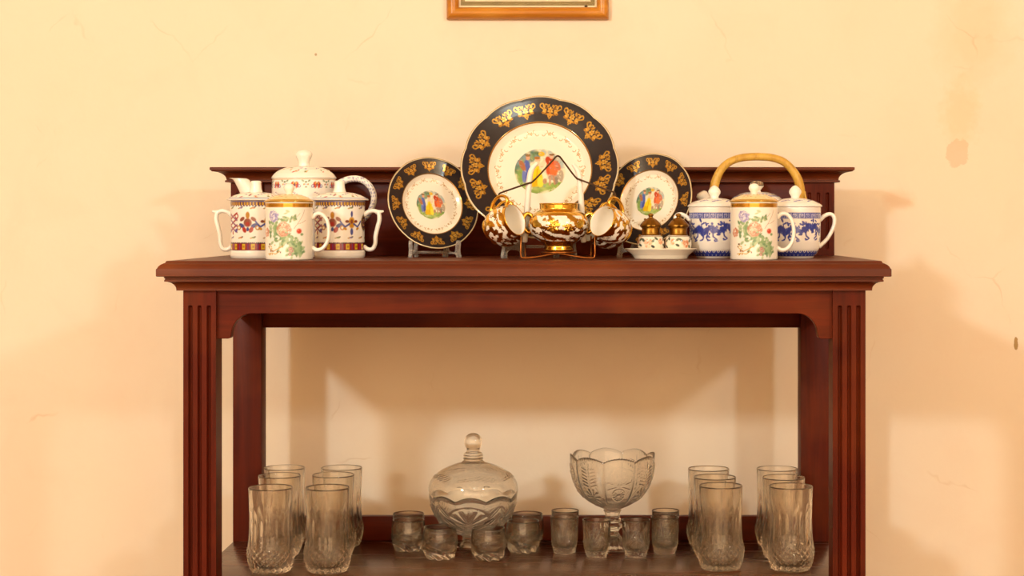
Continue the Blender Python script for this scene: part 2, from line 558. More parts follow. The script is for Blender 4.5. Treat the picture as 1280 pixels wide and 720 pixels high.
# ================================================================== PICTURE FRAME
fx0, fx1, fz0, fz1 = ux(558, 3.6), ux(761, 3.6), vz(23.3, 3.6), vz(23.3, 3.6) + .44
pic = thing('picture_frame', 'honey-coloured wooden picture frame hanging on the plaster wall above the large plate', 'picture', ((fx0 + fx1) / 2, 3.6185, (fz0 + fz1) / 2))
fw, fh, bw = (fx1 - fx0) / 2, (fz1 - fz0) / 2, .0245
fprof = [(0, 0), (0, -.010), (.003, -.016), (.009, -.0195), (.015, -.019), (.020, -.0155), (.0235, -.011), (bw, -.009), (bw, 0)]
for k in range(4):
    V = []
    L = fw if k % 2 == 0 else fh
    Hh = fh if k % 2 == 0 else fw
    for sx in (-1, 1):
        for (q, y) in fprof:
            p = Vector((sx * (L - q), y, -Hh + q))
            V.append(tuple(Matrix.Rotation(k * PI / 2, 3, 'Y') @ p))
    n = len(fprof)
    F = [[j, (j + 1) % n, n + (j + 1) % n, n + j] for j in range(n)] + [list(range(n))[::-1], list(range(n, 2 * n))]
    obj('frame_rail', V, F, M_FRAMEWOOD, pic, True, None, None, 40)
iw, ih = fw - bw + .002, fh - bw + .002
sheet = box('picture_sheet', -iw, iw, -.004, -.001, -ih, ih, M_PAPER, pic, 0)
b_in, b_w = .0060, .0085


def band_frame(name, q, wd, y, mat, parent):
    bm = bmesh.new()
    for (x0, x1, z0, z1) in ((-iw + q, iw - q, -ih + q, -ih + q + wd), (-iw + q, iw - q, ih - q - wd, ih - q),
                             (-iw + q, -iw + q + wd, -ih + q + wd, ih - q - wd), (iw - q - wd, iw - q, -ih + q + wd, ih - q - wd)):
        vs = [bm.verts.new(p) for p in ((x0, y, z0), (x1, y, z0), (x1, y, z1), (x0, y, z1))]
        bm.faces.new(vs)
    return bm_obj(name, bm, mat, parent)


band_frame('printed_border', b_in, b_w, -.0046, M_KHAKI, sheet)
band_frame('printed_border', b_in + b_w + .004, .003, -.0046, M_KHAKI, sheet)
st = lathe('age_spot', [(0, 0), (.0035, 0), (.0036, .0004), (0, .0005)], 14, M_STAIN, sheet)
st.rotation_euler = (PI / 2, 0, 0); st.location = (iw - .024, -.0048, -ih + .0045); st.scale = (1, .6, 1)
box('picture_glass', -iw, iw, -.0085, -.0070, -ih, ih, M_PANE, pic, 0)


# ================================================================== CROCKERY
R_ = np.random.RandomState(3)


def motif(c, cx, cy, s, pal, kind):
    """one auspicious emblem: symmetrical scrolls round a centre"""
    a, b, d, e = pal
    if kind == 0:      # lotus / cross form
        c.blob(cx, cy, .42 * s, .42 * s, a)
        for sg in (-1, 1):
            c.blob(cx + sg * .55 * s, cy - .25 * s, .34 * s, .2 * s, b, sg * .5); c.blob(cx + sg * .5 * s, cy + .3 * s, .3 * s, .18 * s, a, -sg * .6)
            c.ring(cx + sg * .85 * s, cy - .42 * s, .16 * s, .07 * s, d); c.blob(cx + sg * .3 * s, cy - .6 * s, .2 * s, .3 * s, e, -sg * .5)
        c.blob(cx, cy + .62 * s, .2 * s, .34 * s, d); c.blob(cx, cy - .1 * s, .2 * s, .2 * s, e); c.blob(cx, cy - .55 * s, .14 * s, .2 * s, b)
    elif kind == 1:    # vase with ribbons
        c.blob(cx, cy, .34 * s, .55 * s, a); c.blob(cx, cy + .72 * s, .12 * s, .3 * s, b); c.blob(cx, cy - .75 * s, .16 * s, .34 * s, d)
        for sg in (-1, 1):
            c.line([(cx + sg * .2 * s, cy - .1 * s), (cx + sg * .6 * s, cy - .35 * s), (cx + sg * .85 * s, cy - .1 * s), (cx + sg * 1.0 * s, cy + .1 * s)], .1 * s, d)
            c.blob(cx + sg * .42 * s, cy + .1 * s, .2 * s, .14 * s, e); c.blob(cx + sg * .6 * s, cy - .5 * s, .2 * s, .12 * s, a, sg * .5)
        c.blob(cx, cy + .1 * s, .14 * s, .22 * s, e)
    elif kind == 2:    # wheel
        c.blob(cx, cy, .62 * s, .8 * s, a); c.ring(cx, cy, .55 * s, .1 * s, b); c.ring(cx, cy, .25 * s, .09 * s, d)
        for t in range(8): c.line([(cx, cy), (cx + .5 * s * math.cos(t * PI / 4), cy + .5 * s * math.sin(t * PI / 4))], .05 * s, e)
    else:              # endless knot
        for i in (-1, 0, 1):
            c.line([(cx - .6 * s, cy + i * .5 * s - .3 * s), (cx + .6 * s, cy + i * .5 * s + .3 * s)], .1 * s, a)
            c.line([(cx - .6 * s, cy + i * .5 * s + .3 * s), (cx + .6 * s, cy + i * .5 * s - .3 * s)], .1 * s, b)
        for sg in (-1, 1):
            c.ring(cx + sg * .55 * s, cy + .55 * s, .18 * s, .08 * s, d); c.blob(cx + sg * .5 * s, cy - .65 * s, .24 * s, .16 * s, e, sg * .6)
        c.blob(cx, cy - .85 * s, .12 * s, .2 * s, a)


PALS = [('#8a4a3a', '#3b4a8c', '#b5812e', '#a52a24'), ('#c08a1e', '#3b3f86', '#3f4d98', '#7c3a2a'),
        ('#3a3450', '#8a6a2a', '#b08a3a', '#6b3a4a'), ('#a03a3a', '#8a5a7a', '#9a3030', '#6a5a9a')]


def tib_paint(mm, H):
    def f(A, R, Z, K):
        rr = .046 * 1000; L = 2 * PI * rr
        c = Canvas(A * rr, Z * 1000, '#f3efe6', L)
        U, V = c.U, c.V
        c.band(H - 8 - 0, H - 1.5, '#c4932c')
        c.put(((V > H - 8) & (V < H - 2) & (((U / 5.6) % 1) < .42)), '#5a3a4a')
        c.put(((V > H - 10) & (V < H - 8) & (np.abs(((U / 5.6) % 1) - .5) < .3)), '#4a3a6a')
        c.band(H - 2, H - .2, '#4c4c8c')
        c.band(H - 17.5, H - 16.7, '#c9b79a')
        for i in range(12):
            cx = i * L / 12 + 3
            for (yy, k) in ((H - 13, 0), (37, 1)):
                cl = ('#c98a5a', '#7a8a5a', '#8a7aa8')[(i + k) % 3]
                c.blob(cx, yy, 4.6, 1.6, cl); c.blob(cx + 3.2, yy + 1.6, 2.4, 1.5, '#6a6a5a'); c.blob(cx - 4, yy - .8, 2.8, 1.2, '#b0904a')
        for i in range(8):
            motif(c, -7 + i * L / 8, 64, 21.5, PALS[i % 4], i % 4)
        c.band(14.5, 27.5, '#8e1526')
        ph = (U / 18.06) % 1
        bnd = (V > 15.5) & (V < 26)
        c.put(bnd & (ph < .34), '#d8b428'); c.put(bnd & (ph < .30) & (ph > .07) & (V > 18.5) & (V < 23), '#b08018')
        c.put(bnd & (ph > .62) & (ph < .72), '#6a2a6a')
        c.put((V > 26) & (V < 28.6) & (np.abs(((U / 3.6) % 1) - .5) < .33), '#3a2a3a')
        c.band(13.7, 14.9, '#4a2430')
        return c.C
    return f


def lid_paint(r0, zedge, seed, edge='#5a5a9c', cols=('#b5482a', '#4a5aa0', '#4f7a3a', '#c98a2a', '#8a3a5a'), base='#f3efe6', n=80, blobs=(2.0, 4.4)):
    def f(A, R, Z, K):
        U = R * np.sin(A) * 1000; V = -R * np.cos(A) * 1000
        c = Canvas(U, V, base)
        rs = np.random.RandomState(seed)
        for i in range(n):
            t = rs.rand() * 2 * PI; q = (.36 + .52 * rs.rand()) * r0
            c.blob(q * math.sin(t), q * math.cos(t), blobs[0] + (blobs[1] - blobs[0]) * rs.rand(), 1.0 + 1.3 * rs.rand(), cols[rs.randint(len(cols))], rs.rand() * 3)
        rr = R * 1000
        if edge: c.put((rr > r0 * .925) & (rr < r0 * .985), edge)
        return c.C
    return f


def rim_body(r_list, wall=.0032, depth=.02):
    """outer profile bottom->top then a rim and a short inner wall"""
    rt, zt = r_list[-1]
    return [(rt - wall * .3, zt + .0009), (rt - wall * .7, zt + .0009), (rt - wall, zt)]


# ---- lidded mugs with red and yellow foot band
def make_banded_mug(label, loc, flip):
    t = thing('lidded_mug', label, 'mug', loc, 0, 'banded lidded mugs of the tea set')
    H = .1035
    outer = [(0, .002), (.036, .002), (.038, 0), (.0445, 0), (.0462, .004), (.0462, .0105), (.0452, .0135), (.0452, .050), (.0456, .080), (.0460, H)]
    inner = rim_body(outer) + [(.0425, .06), (.040, .008), (0, .006)]
    body = lathe('body', resample(outer, .0010) + inner, 300, M_PAINT, t, None, tib_paint(46, H * 1000))
    lid = lathe('lid', resample([(0, H + .002), (.042, H + .002), (.0425, H + .0005), (.0515, H + .0008), (.0526, H + .0022), (.0518, H + .0035), (.047, H + .0062), (.038, H + .0108), (.027, H + .0142), (.014, H + .016), (0, H + .0162)], .0016),
                110, M_PAINT, t, None, lid_paint(52.5, H, 5))
    k = lathe('knob', [(.0125, H + .0150), (.0112, H + .018), (.0098, H + .024), (.0092, H + .031), (.0095, H + .0345), (.0085, H + .0362), (.005, H + .0368), (0, H + .0369)], 32, M_CHINA, lid)
    s = -1 if flip else 1
    hp = [(s * .0445, 0, .078), (s * .052, 0, .0835), (s * .062, 0, .0855), (s * .0705, 0, .0815), (s * .0725, 0, .070), (s * .0690, 0, .055), (s * .0655, 0, .040), (s * .0648, 0, .026), (s * .060, 0, .0165), (s * .052, 0, .0155), (s * .0440, 0, .0205)]
    h1 = tube('handle', hp, [.0052, .0046, .0042, .0044, .0046, .0046, .0044, .0042, .0042, .0044, .0046], M_CHINA, t, 14, 5, (1.25, .9))
    h2 = tube('thumb_spur', [(s * .066, 0, .0838), (s * .073, 0, .0835), (s * .0795, 0, .0848)], [.0042, .0035, .0018], M_CHINA, t, 10, 4)
    j = join([h1, h2], 'handle'); j.parent = t
    return t


make_banded_mug('white lidded mug with red and yellow foot band, its handle pointing off the table end', (ux(320, 3.20), 3.20, TOP), True)
make_banded_mug('white lidded mug with red and yellow foot band, its handle towards the small plate', (ux(424.5, 3.20), 3.20, TOP), False)

# ---- tall white teapot of the same set
tp = thing('teapot', 'tall white floral teapot with mushroom knob standing behind the banded mugs', 'teapot', (ux(380, 3.325), 3.325, TOP))
TPH = .1465


def tp_paint(A, R, Z, K):
    rr = 60.0; L = 2 * PI * rr
    c = Canvas(A * rr, Z * 1000, '#f3efe6', L); U, V = c.U, c.V; H = TPH * 1000
    n = 9
    for i in range(n):
        cx = -8 + i * L / n
        for sg in (-1, 1):
            c.blob(cx + sg * 4.0, H - 10.5, 3.9, 5.6, '#b5281e', sg * .35); c.blob(cx + sg * 3.4, H - 16, 2.6, 2.6, '#c4482a'); c.blob(cx + sg * 2.6, H - 9, 1.3, 2.2, '#e0b040')
        c.blob(cx, H - 12, 1.1, 5, '#4a3a5a'); c.ring(cx + 8.5, H - 14.5, 2.4, .9, '#5a5aa0'); c.ring(cx - 8.5, H - 14.5, 2.4, .9, '#5a5aa0')
        x2 = cx + L / n / 2
        for k in (-6, 0, 6): c.blob(x2 + k, H - 4.5 - (k == 0) * 2, 3.2, 1.6, '#4f7a52', k * .06); c.blob(x2 + k * .6, H - 11, 1.6, 1.6, ('#c98a2a', '#7a6ab0', '#c98a2a')[k // 6 + 1])
        c.blob(x2, H - 16, 3.0, 1.3, '#6a8a6a')
        motif(c, x2, 84, 19, PALS[i % 4], i % 4)
        for k in range(3): c.blob(cx + 4 * k - 4, H - 26 - 2 * k, 2.4, 1.1, '#9a7a8a')
    c.band(H - 2.5, H - 1.2, '#c9a070')
    return c.C


outer = [(0, .002), (.040, .002), (.042, 0), (.048, 0), (.0495, .004), (.052, .012), (.057, .035), (.0595, .065), (.0602, .100), (.0600, .130), (.0595, TPH)]
lathe('body', resample(outer, .0016) + rim_body(outer) + [(.055, .10), (.045, .01), (0, .008)], 260, M_PAINT, tp, None, tp_paint)
tlid = lathe('lid', resample([(0, TPH + .002), (.055, TPH + .002), (.0555, TPH), (.0605, TPH + .0004), (.0612, TPH + .002), (.0598, TPH + .0045), (.056, TPH + .0095), (.047, TPH + .0165), (.034, TPH + .0215), (.020, TPH + .0240), (0, TPH + .0243)], .0016), 130, M_PAINT, tp, None,
             lid_paint(61, TPH, 9, None, n=110))
lathe('knob', [(.0125, TPH + .0230), (.0100, TPH + .0270), (.0098, TPH + .0310), (.0125, TPH + .0375), (.0150, TPH + .0425), (.0158, TPH + .0460), (.0150, TPH + .0495), (.0115, TPH + .0530), (.006, TPH + .0545), (0, TPH + .0548)], 36, M_CHINA, tlid)
# spout, hollow at the lip
sp = [(-.040, 0, .048), (-.068, 0, .070), (-.090, 0, .096), (-.105, 0, .122), (-.118, 0, .143), (-.131, 0, .158)]
so = tube('spout', sp, [.022, .0205, .0180, .0150, .0125, .0095], M_CHINA, tp, 24, 8)
for v in so.data.vertices:                      # the lip is cut level
    if v.co.z > .1475: v.co.z = .1475 + (v.co.z - .1475) * .04; v.co.x -= .004


def hpaint(V):
    C = np.ones((len(V), 4)); C[:, :3] = lin('#f3efe6'); C[:, 3] = 0
    m = (np.sin(V[:, 2] * 900) + np.sin(V[:, 0] * 1300 + V[:, 2] * 500) > .7)
    C[m, :3] = lin('#8c8cb4')
    return C


tube('handle', [(.054, 0, .127), (.068, 0, .139), (.088, 0, .1465), (.108, 0, .145), (.124, 0, .133), (.132, 0, .114), (.129, 0, .094), (.118, 0, .076), (.096, 0, .060), (.054, 0, .052)], [.0072, .0070, .0066, .0064, .0064, .0062, .0060, .0060, .0064, .007], M_PAINT, tp, 16, 7, (1.2, .95), hpaint)


# ---- lidded mugs with peonies
def peony_paint(A, R, Z, K):
    rr = 41.0; L = 2 * PI * rr
    c = Canvas(A * rr, Z * 1000, '#f3eee2', L)
    rs = np.random.RandomState(21)
    greens = ('#7fa070', '#93b083', '#a5bb90', '#6c9068', '#b3c49c')
    for i in range(170):                                    # foliage sweeping down to the handle side
        t = rs.rand(); x = -26 + 54 * t + rs.randn() * 6.5; y = 56 - 44 * t + rs.randn() * 7.5
        if y < 6: continue
        c.blob(x, y, 3.4 + 3.2 * rs.rand(), 1.9 + 1.5 * rs.rand(), greens[rs.randint(5)], rs.rand() * 3, soft=.5)
    for i in range(36):
        c.blob(18 + rs.randn() * 6.5, 20 + rs.randn() * 8, 3.2 + 3 * rs.rand(), 1.9 + 1.4 * rs.rand(), greens[rs.randint(5)], rs.rand() * 3, soft=.5)
    for i in range(22):
        c.blob(4 + rs.randn() * 8, 71 + rs.randn() * 4.5, 3.0 + 3 * rs.rand(), 1.8 + 1.2 * rs.rand(), greens[rs.randint(5)], rs.rand() * 3, soft=.5)

    def flower(cx, cy, r, cols, seed):
        q = np.random.RandomState(seed)
        for k in range(40):
            t = q.rand() * 2 * PI; d = r * math.sqrt(q.rand()) * .85
            c.blob(cx + d * math.cos(t), cy + d * math.sin(t), r * (.2 + .18 * q.rand()), r * (.13 + .1 * q.rand()), cols[q.randint(len(cols))], t + PI / 2, soft=.6)
        for k in range(9):
            t = k * 2 * PI / 9 + .2; c.ring(cx + .45 * r * math.cos(t), cy + .45 * r * math.sin(t), .34 * r, .035 * r, cols[-1], t + 4.2, t + 8.0)
    flower(-22.5, 75, 11.5, ('#a9a4cf', '#c4c0de', '#e5e0ea', '#8b86bd', '#9c98c8'), 4)
    flower(-3, 53, 14.5, ('#d3a58a', '#e0bda2', '#c79078', '#e8cdb6', '#b98068'), 5)
    flower(-41, 47, 9, ('#d99a80', '#c98a70', '#e4b498', '#c47a60'), 6)
    flower(10, 18, 5.5, ('#c99a90', '#b98078', '#d8b4a8', '#a87068'), 8); flower(8, 10, 3.5, ('#c99a90', '#b98078', '#a87068'), 9)
    c.blob(24, 49.5, 6.0, 5.6, '#c8402c', soft=.4); c.blob(22.5, 51, 2.4, 2, '#e0806a', soft=.8)
    c.line([(15, 54), (24, 66), (32, 78), (35, 86)], .45, '#b08a6a'); c.line([(22, 62), (30, 64), (37, 68)], .4, '#b08a6a'); c.line([(12, 70), (20, 74), (26, 80)], .4, '#a09a6a')
    c.line([(-34, 22), (-24, 14), (-12, 20), (-4, 24)], 1.0, '#c9a04a'); c.line([(-36, 10), (-26, 12), (-18, 10), (-10, 15)], 1.0, '#d0aa50')
    for k in range(14): c.blob(-34 + 26 * rs.rand(), 8 + 20 * rs.rand(), 1.6, 1.2, ('#d8b040', '#c99a30', '#8a5a3a')[rs.randint(3)], rs.rand() * 3)
    c.blob(-32, 27, 2.6, 1.8, '#6a5030'); c.blob(-34, 23, 2, 1.4, '#8a6a30')
    H = 99
    c.band(H - 8.2, H - 1.2, '#c0902e', .75); c.band(H - 5.4, H - 4.4, '#a87a24', .75)
    return c.C


def gold_lid_paint(A, R, Z, K):
    U = R * np.sin(A) * 1000; V = -R * np.cos(A) * 1000
    c = Canvas(U, V, '#e3cc94')
    rs = np.random.RandomState(12)
    for i in range(70):
        t = rs.rand() * 2 * PI; q = 13 + 24 * rs.rand()
        c.blob(q * math.sin(t), q * math.cos(t), 2.6, 1.6, ('#c9955a', '#d8b060', '#b5683c', '#efe4c8', '#9aa868')[rs.randint(5)], rs.rand() * 3, soft=.5)
    c.put(R * 1000 > 38.5, '#c49a3c', .6)
    return c.C


def make_peony_mug(label, loc):
    t = thing('peony_mug', label, 'mug', loc, 0, 'peony lidded mugs with gold band')
    H = .099
    outer = [(0, .002), (.034, .002), (.036, 0), (.0395, 0), (.0408, .0014), (.0410, .004), (.0410, H)]
    lathe('body', resample(outer, .0010) + rim_body(outer) + [(.038, .05), (.036, .006), (0, .005)], 290, M_PAINT, t, None, peony_paint)
    lid = lathe('lid', resample([(0, H + .002), (.0375, H + .002), (.038, H + .0004), (.0425, H + .0006), (.0432, H + .0018), (.0424, H + .003), (.038, H + .0058), (.030, H + .0102), (.020, H + .0135), (.010, H + .0148), (0, H + .015)], .0015), 110, M_PAINT, t, None, gold_lid_paint)
    lathe('knob', [(.0062, H + .0142), (.0056, H + .0165), (.0066, H + .0190), (.0088, H + .0225), (.0094, H + .0255), (.0086, H + .0290), (.006, H + .0318), (.003, H + .0330), (0, H + .0333)], 28, M_CHINA, lid)
    tube('handle', [(.0400, 0, .0720), (.0470, 0, .0790), (.0570, 0, .0785), (.0655, 0, .0680), (.0690, 0, .0500), (.0665, 0, .0320), (.0580, 0, .0195), (.0480, 0, .0165), (.0400, 0, .0205)], [.0046, .0042, .0039, .0037, .0037, .0037, .0039, .0042, .0046], M_CHINA, t, 14, 6, (1.35, .9))
    return t


pm = make_peony_mug('peony-painted lidded mug with gold band in front of the red-banded mugs', (ux(361.5, 3.055), 3.055, TOP))
dup(pm, (ux(942.5, 3.055), 3.055, TOP), 'peony-painted lidded mug with gold band in front of the blue-and-white mugs')

# ---- blue and white lidded mugs
KEY = ['1111111', '1000001', '1011101', '1010101', '1010001', '1011111', '1000000']


def dragon(c, cx, cy, s, fl, seed):
    rs = np.random.RandomState(seed); B = '#2f3f9a'; B2 = '#4a58ac'
    pts = [(-1.15, .35), (-.8, .62), (-.45, .35), (-.1, .05), (.25, .28), (.55, .5), (.85, .25), (1.1, -.05)]
    pts = [(cx + fl * x * s, cy + y * s * .85) for x, y in pts]
    c.line(pts, .22 * s, B)
    c.blob(cx - fl * .78 * s, cy + .5 * s, .36 * s, .28 * s, B, fl * .3); c.blob(cx + fl * .3 * s, cy + .12 * s, .36 * s, .24 * s, B2, .4)
    for k in range(44):
        t = rs.rand() * (len(pts) - 1); i = int(t); f = t - i
        x = pts[i][0] * (1 - f) + pts[i + 1][0] * f + rs.randn() * .24 * s; y = pts[i][1] * (1 - f) + pts[i + 1][1] * f + rs.randn() * .27 * s
        c.blob(x, y, .17 * s * (.5 + rs.rand()), .08 * s * (.6 + rs.rand()), (B, B2, B)[k % 3], rs.rand() * 3)
    c.line([(cx - fl * .4 * s, cy + .25 * s), (cx - fl * .55 * s, cy - .3 * s), (cx - fl * .8 * s, cy - .5 * s)], .09 * s, B)
    c.line([(cx + fl * .45 * s, cy + .3 * s), (cx + fl * .4 * s, cy - .35 * s), (cx + fl * .1 * s, cy - .6 * s)], .09 * s, B)
    c.line([(cx + fl * .8 * s, cy + .2 * s), (cx + fl * .95 * s, cy - .5 * s)], .08 * s, B)
    for (x, y) in ((-.6, -.6), (.15, -.72), (.75, -.66), (-.15, .62), (.9, .68)):
        c.blob(cx + fl * x * s, cy + y * s, .2 * s, .07 * s, B2, .2); c.blob(cx + fl * (x + .12) * s, cy + (y + .07) * s, .1 * s, .08 * s, B)


def blue_paint(A, R, Z, K):
    rr = 46.0; L = 2 * PI * rr
    c = Canvas(A * rr, Z * 1000, '#f1eee8', L); U, V = c.U, c.V
    v0, v1 = 71.0, 82.5
    c.band(v0, v1, '#3a479c')
    per = L / 24; g = 7
    ui = np.floor(((U / per) % 1) * (g + 1)).astype(int); vi = np.floor((V - v0 - 1.4) / (v1 - v0 - 2.8) * g).astype(int)
    key = np.array([[int(ch) for ch in r] + [0] for r in KEY])
    ok = (V > v0 + 1.4) & (V < v1 - 1.4)
    val = key[np.clip(g - 1 - vi, 0, g - 1), np.clip(ui, 0, g)]
    c.put(ok & (val == 0), '#b4b8dc')
    for i in range(6):
        dragon(c, 3 + i * L / 6, 47, 22, 1 if i % 2 else -1, 30 + i)
    c.band(3.5, 14.0, '#36439a')
    ph = (U / 9.03) % 1
    c.put((V > 9.5) & (V < 14.1) & (np.hypot((ph - .5) * 9.03, V - 14.0) < 3.1), '#f1eee8')
    c.put((V > 4) & (V < 8.2) & (np.hypot((ph - .0) * 9.03, (V - 6)) < 1.5), '#a8aed6')
    c.put((np.hypot((ph - .5) * 9.03, V - 12.6) < 1.3), '#36439a')
    return c.C


def blue_lid_paint(A, R, Z, K):
    U = R * np.sin(A) * 1000; V = -R * np.cos(A) * 1000
    c = Canvas(U, V, '#f1eee8')
    for i in range(9):
        t = i * 2 * PI / 9 + .3; q = 34
        for k in (-1, 0, 1):
            tt = t + k * .16
            c.blob(q * math.sin(tt) * (1 + .06 * k), q * math.cos(tt) * (1 + .06 * k), 4.2, 1.9, '#4650a4', -tt + .4 * k); c.blob((q - 5) * math.sin(tt + .1), (q - 5) * math.cos(tt + .1), 2.2, 1.5, '#5f68b2', tt)
    return c.C


def make_blue_mug(label, loc, flip):
    t = thing('dragon_mug', label, 'mug', loc, 0, 'blue and white lidded dragon mugs')
    H = .0915
    outer = [(0, .002), (.026, .002), (.028, 0), (.0315, 0), (.0330, .0020), (.0385, .0085), (.0425, .0170), (.0447, .0300), (.0455, .0500), (.0460, H)]
    lathe('body', resample(outer, .0010) + rim_body(outer) + [(.0425, .06), (.030, .008), (0, .006)], 300, M_PAINT, t, None, blue_paint)
    lid = lathe('lid', resample([(0, H + .002), (.042, H + .002), (.0425, H + .0004), (.0475, H + .0006), (.0487, H + .0022), (.0480, H + .0038), (.044, H + .0072), (.034, H + .0120), (.022, H + .0155), (.010, H + .0172), (0, H + .0174)], .0015), 110, M_PAINT, t, None, blue_lid_paint)
    lathe('knob', [(.0090, H + .0160), (.0072, H + .0185), (.0085, H + .0215), (.0110, H + .0255), (.0113, H + .0290), (.0095, H + .0330), (.0062, H + .0368), (.0028, H + .0392), (0, H + .0398)], 28, M_CHINA, lid)
    s = -1 if flip else 1
    tube('handle', [(s * .0445, 0, .0690), (s * .0530, 0, .0765), (s * .0630, 0, .0795), (s * .0700, 0, .0740), (s * .0705, 0, .0620), (s * .0655, 0, .0480), (s * .0570, 0, .0340), (s * .0430, 0, .0205)], [.0046, .0042, .0040, .0040, .0039, .0038, .0038, .0042], M_CHINA, t, 14, 6, (1.4, .9))
    return t


make_blue_mug('blue-and-white dragon mug with lid, its handle reaching over the flowered cellars', (ux(893, 3.175), 3.175, TOP), True)
make_blue_mug('blue-and-white dragon mug with lid, its handle pointing off the table end', (ux(994, 3.175), 3.175, TOP), False)

# ---- teapot with cane handle
ct = thing('cane_handled_teapot', 'blue-and-white teapot with arched yellow cane handle behind the dragon mugs', 'teapot', (ux(946, 3.325), 3.325, TOP))
CH = .104


def ct_paint(A, R, Z, K):
    rr = 78.0; L = 2 * PI * rr
    c = Canvas(A * rr, Z * 1000, '#f1eee8', L)
    for i in range(8): dragon(c, i * L / 8, 48, 24, 1 if i % 2 else -1, 60 + i)
    c.band(4, 10, '#36439a'); c.band(88, 90, '#4650a4')
    return c.C


outer = [(0, .002), (.046, .002), (.048, 0), (.053, 0), (.056, .004), (.068, .018), (.0765, .036), (.0785, .052), (.0755, .068), (.067, .084), (.056, .095), (.049, .100), (.0485, CH)]
lathe('body', resample(outer, .002) + rim_body(outer) + [(.044, .095), (.070, .05), (.045, .01), (0, .008)], 220, M_PAINT, ct, None, ct_paint)


def ring_lid_paint(A, R, Z, K):
    c = Canvas(A * 40, R * 1000, '#f1eee8')
    c.band(39, 42.5, '#6f7ab4'); c.band(30, 31.5, '#7f88bc'); c.band(35, 37.5, '#b9a58a')
    c.put((c.V > 31.5) & (c.V < 35) & (np.sin(A * 30) > .2), '#a9aed0')
    return c.C


clid = lathe('lid', resample([(0, CH + .002), (.043, CH + .002), (.044, CH), (.0480, CH + .0004), (.0488, CH + .0020), (.0478, CH + .0042), (.042, CH + .0095), (.032, CH + .0145), (.020, CH + .0175), (0, CH + .0185)], .0015), 110, M_PAINT, ct, None, ring_lid_paint)


def knob_paint(A, R, Z, K):
    c = Canvas(R * np.sin(A) * 1000, Z * 1000, '#efebe2')
    w_ = waves(c.U * .9, R * np.cos(A) * 900 + c.V * .6, 3)
    c.put(((c.V > (CH + .0285) * 1000) & (w_ > -.35)), '#6a5a48'); c.put(((c.V > (CH + .032) * 1000) & (w_ > .12)), '#a58a6a')
    return c.C


lathe('knob', resample([(.0085, CH + .0175), (.0070, CH + .0205), (.0095, CH + .0240), (.0130, CH + .0285), (.0136, CH + .0315), (.0120, CH + .0355), (.0075, CH + .0385), (0, CH + .0395)], .0012), 44, M_PAINT, clid, None, knob_paint)
# spout towards the small plate
tube('spout', [(-.062, -.012, .036), (-.084, -.018, .060), (-.094, -.022, .086), (-.100, -.024, .106), (-.106, -.026, .1175)], [.019, .0168, .0142, .0122, .0112], M_CHINA, ct, 20, 6)
for s in (-1, 1):
    l1 = tube('handle_lug', [(s * .066, 0, .084), (s * .074, 0, .098), (s * .083, 0, .106), (s * .090, 0, .102), (s * .088, 0, .088), (s * .074, 0, .070)], .0050, M_CHINA, ct, 10, 5)
ax = .0865
half_arch = [(-.0835, .108), (-.0815, .126), (-.0765, .146), (-.0665, .1655), (-.0500, .1795), (-.0290, .1865), (-.0080, .1885)]
arch = [(x, 0, z) for x, z in half_arch] + [(-x * (.97 if z > .15 else 1.0) + .001, 0, z) for x, z in half_arch[::-1]]
hand = tube('cane_handle', arch, [.0070, .0088, .0088, .0080, .0078, .0077, .0077, .0077, .0077, .0078, .0080, .0088, .0088, .0070], M_CANE, ct, 14, 5, (1.15, .95))
for s in (-1, 1):
    for dx in (-.0052, .0060):
        p = [(s * (.0835 + dx), -.004, .122), (s * (.0850 + dx), -.007, .112), (s * (.0862 + dx * 1.1), -.006, .103), (s * .0860, 0, .0985)]
        tube('binding_strip', p, .0024, M_CANE, hand, 8, 4)

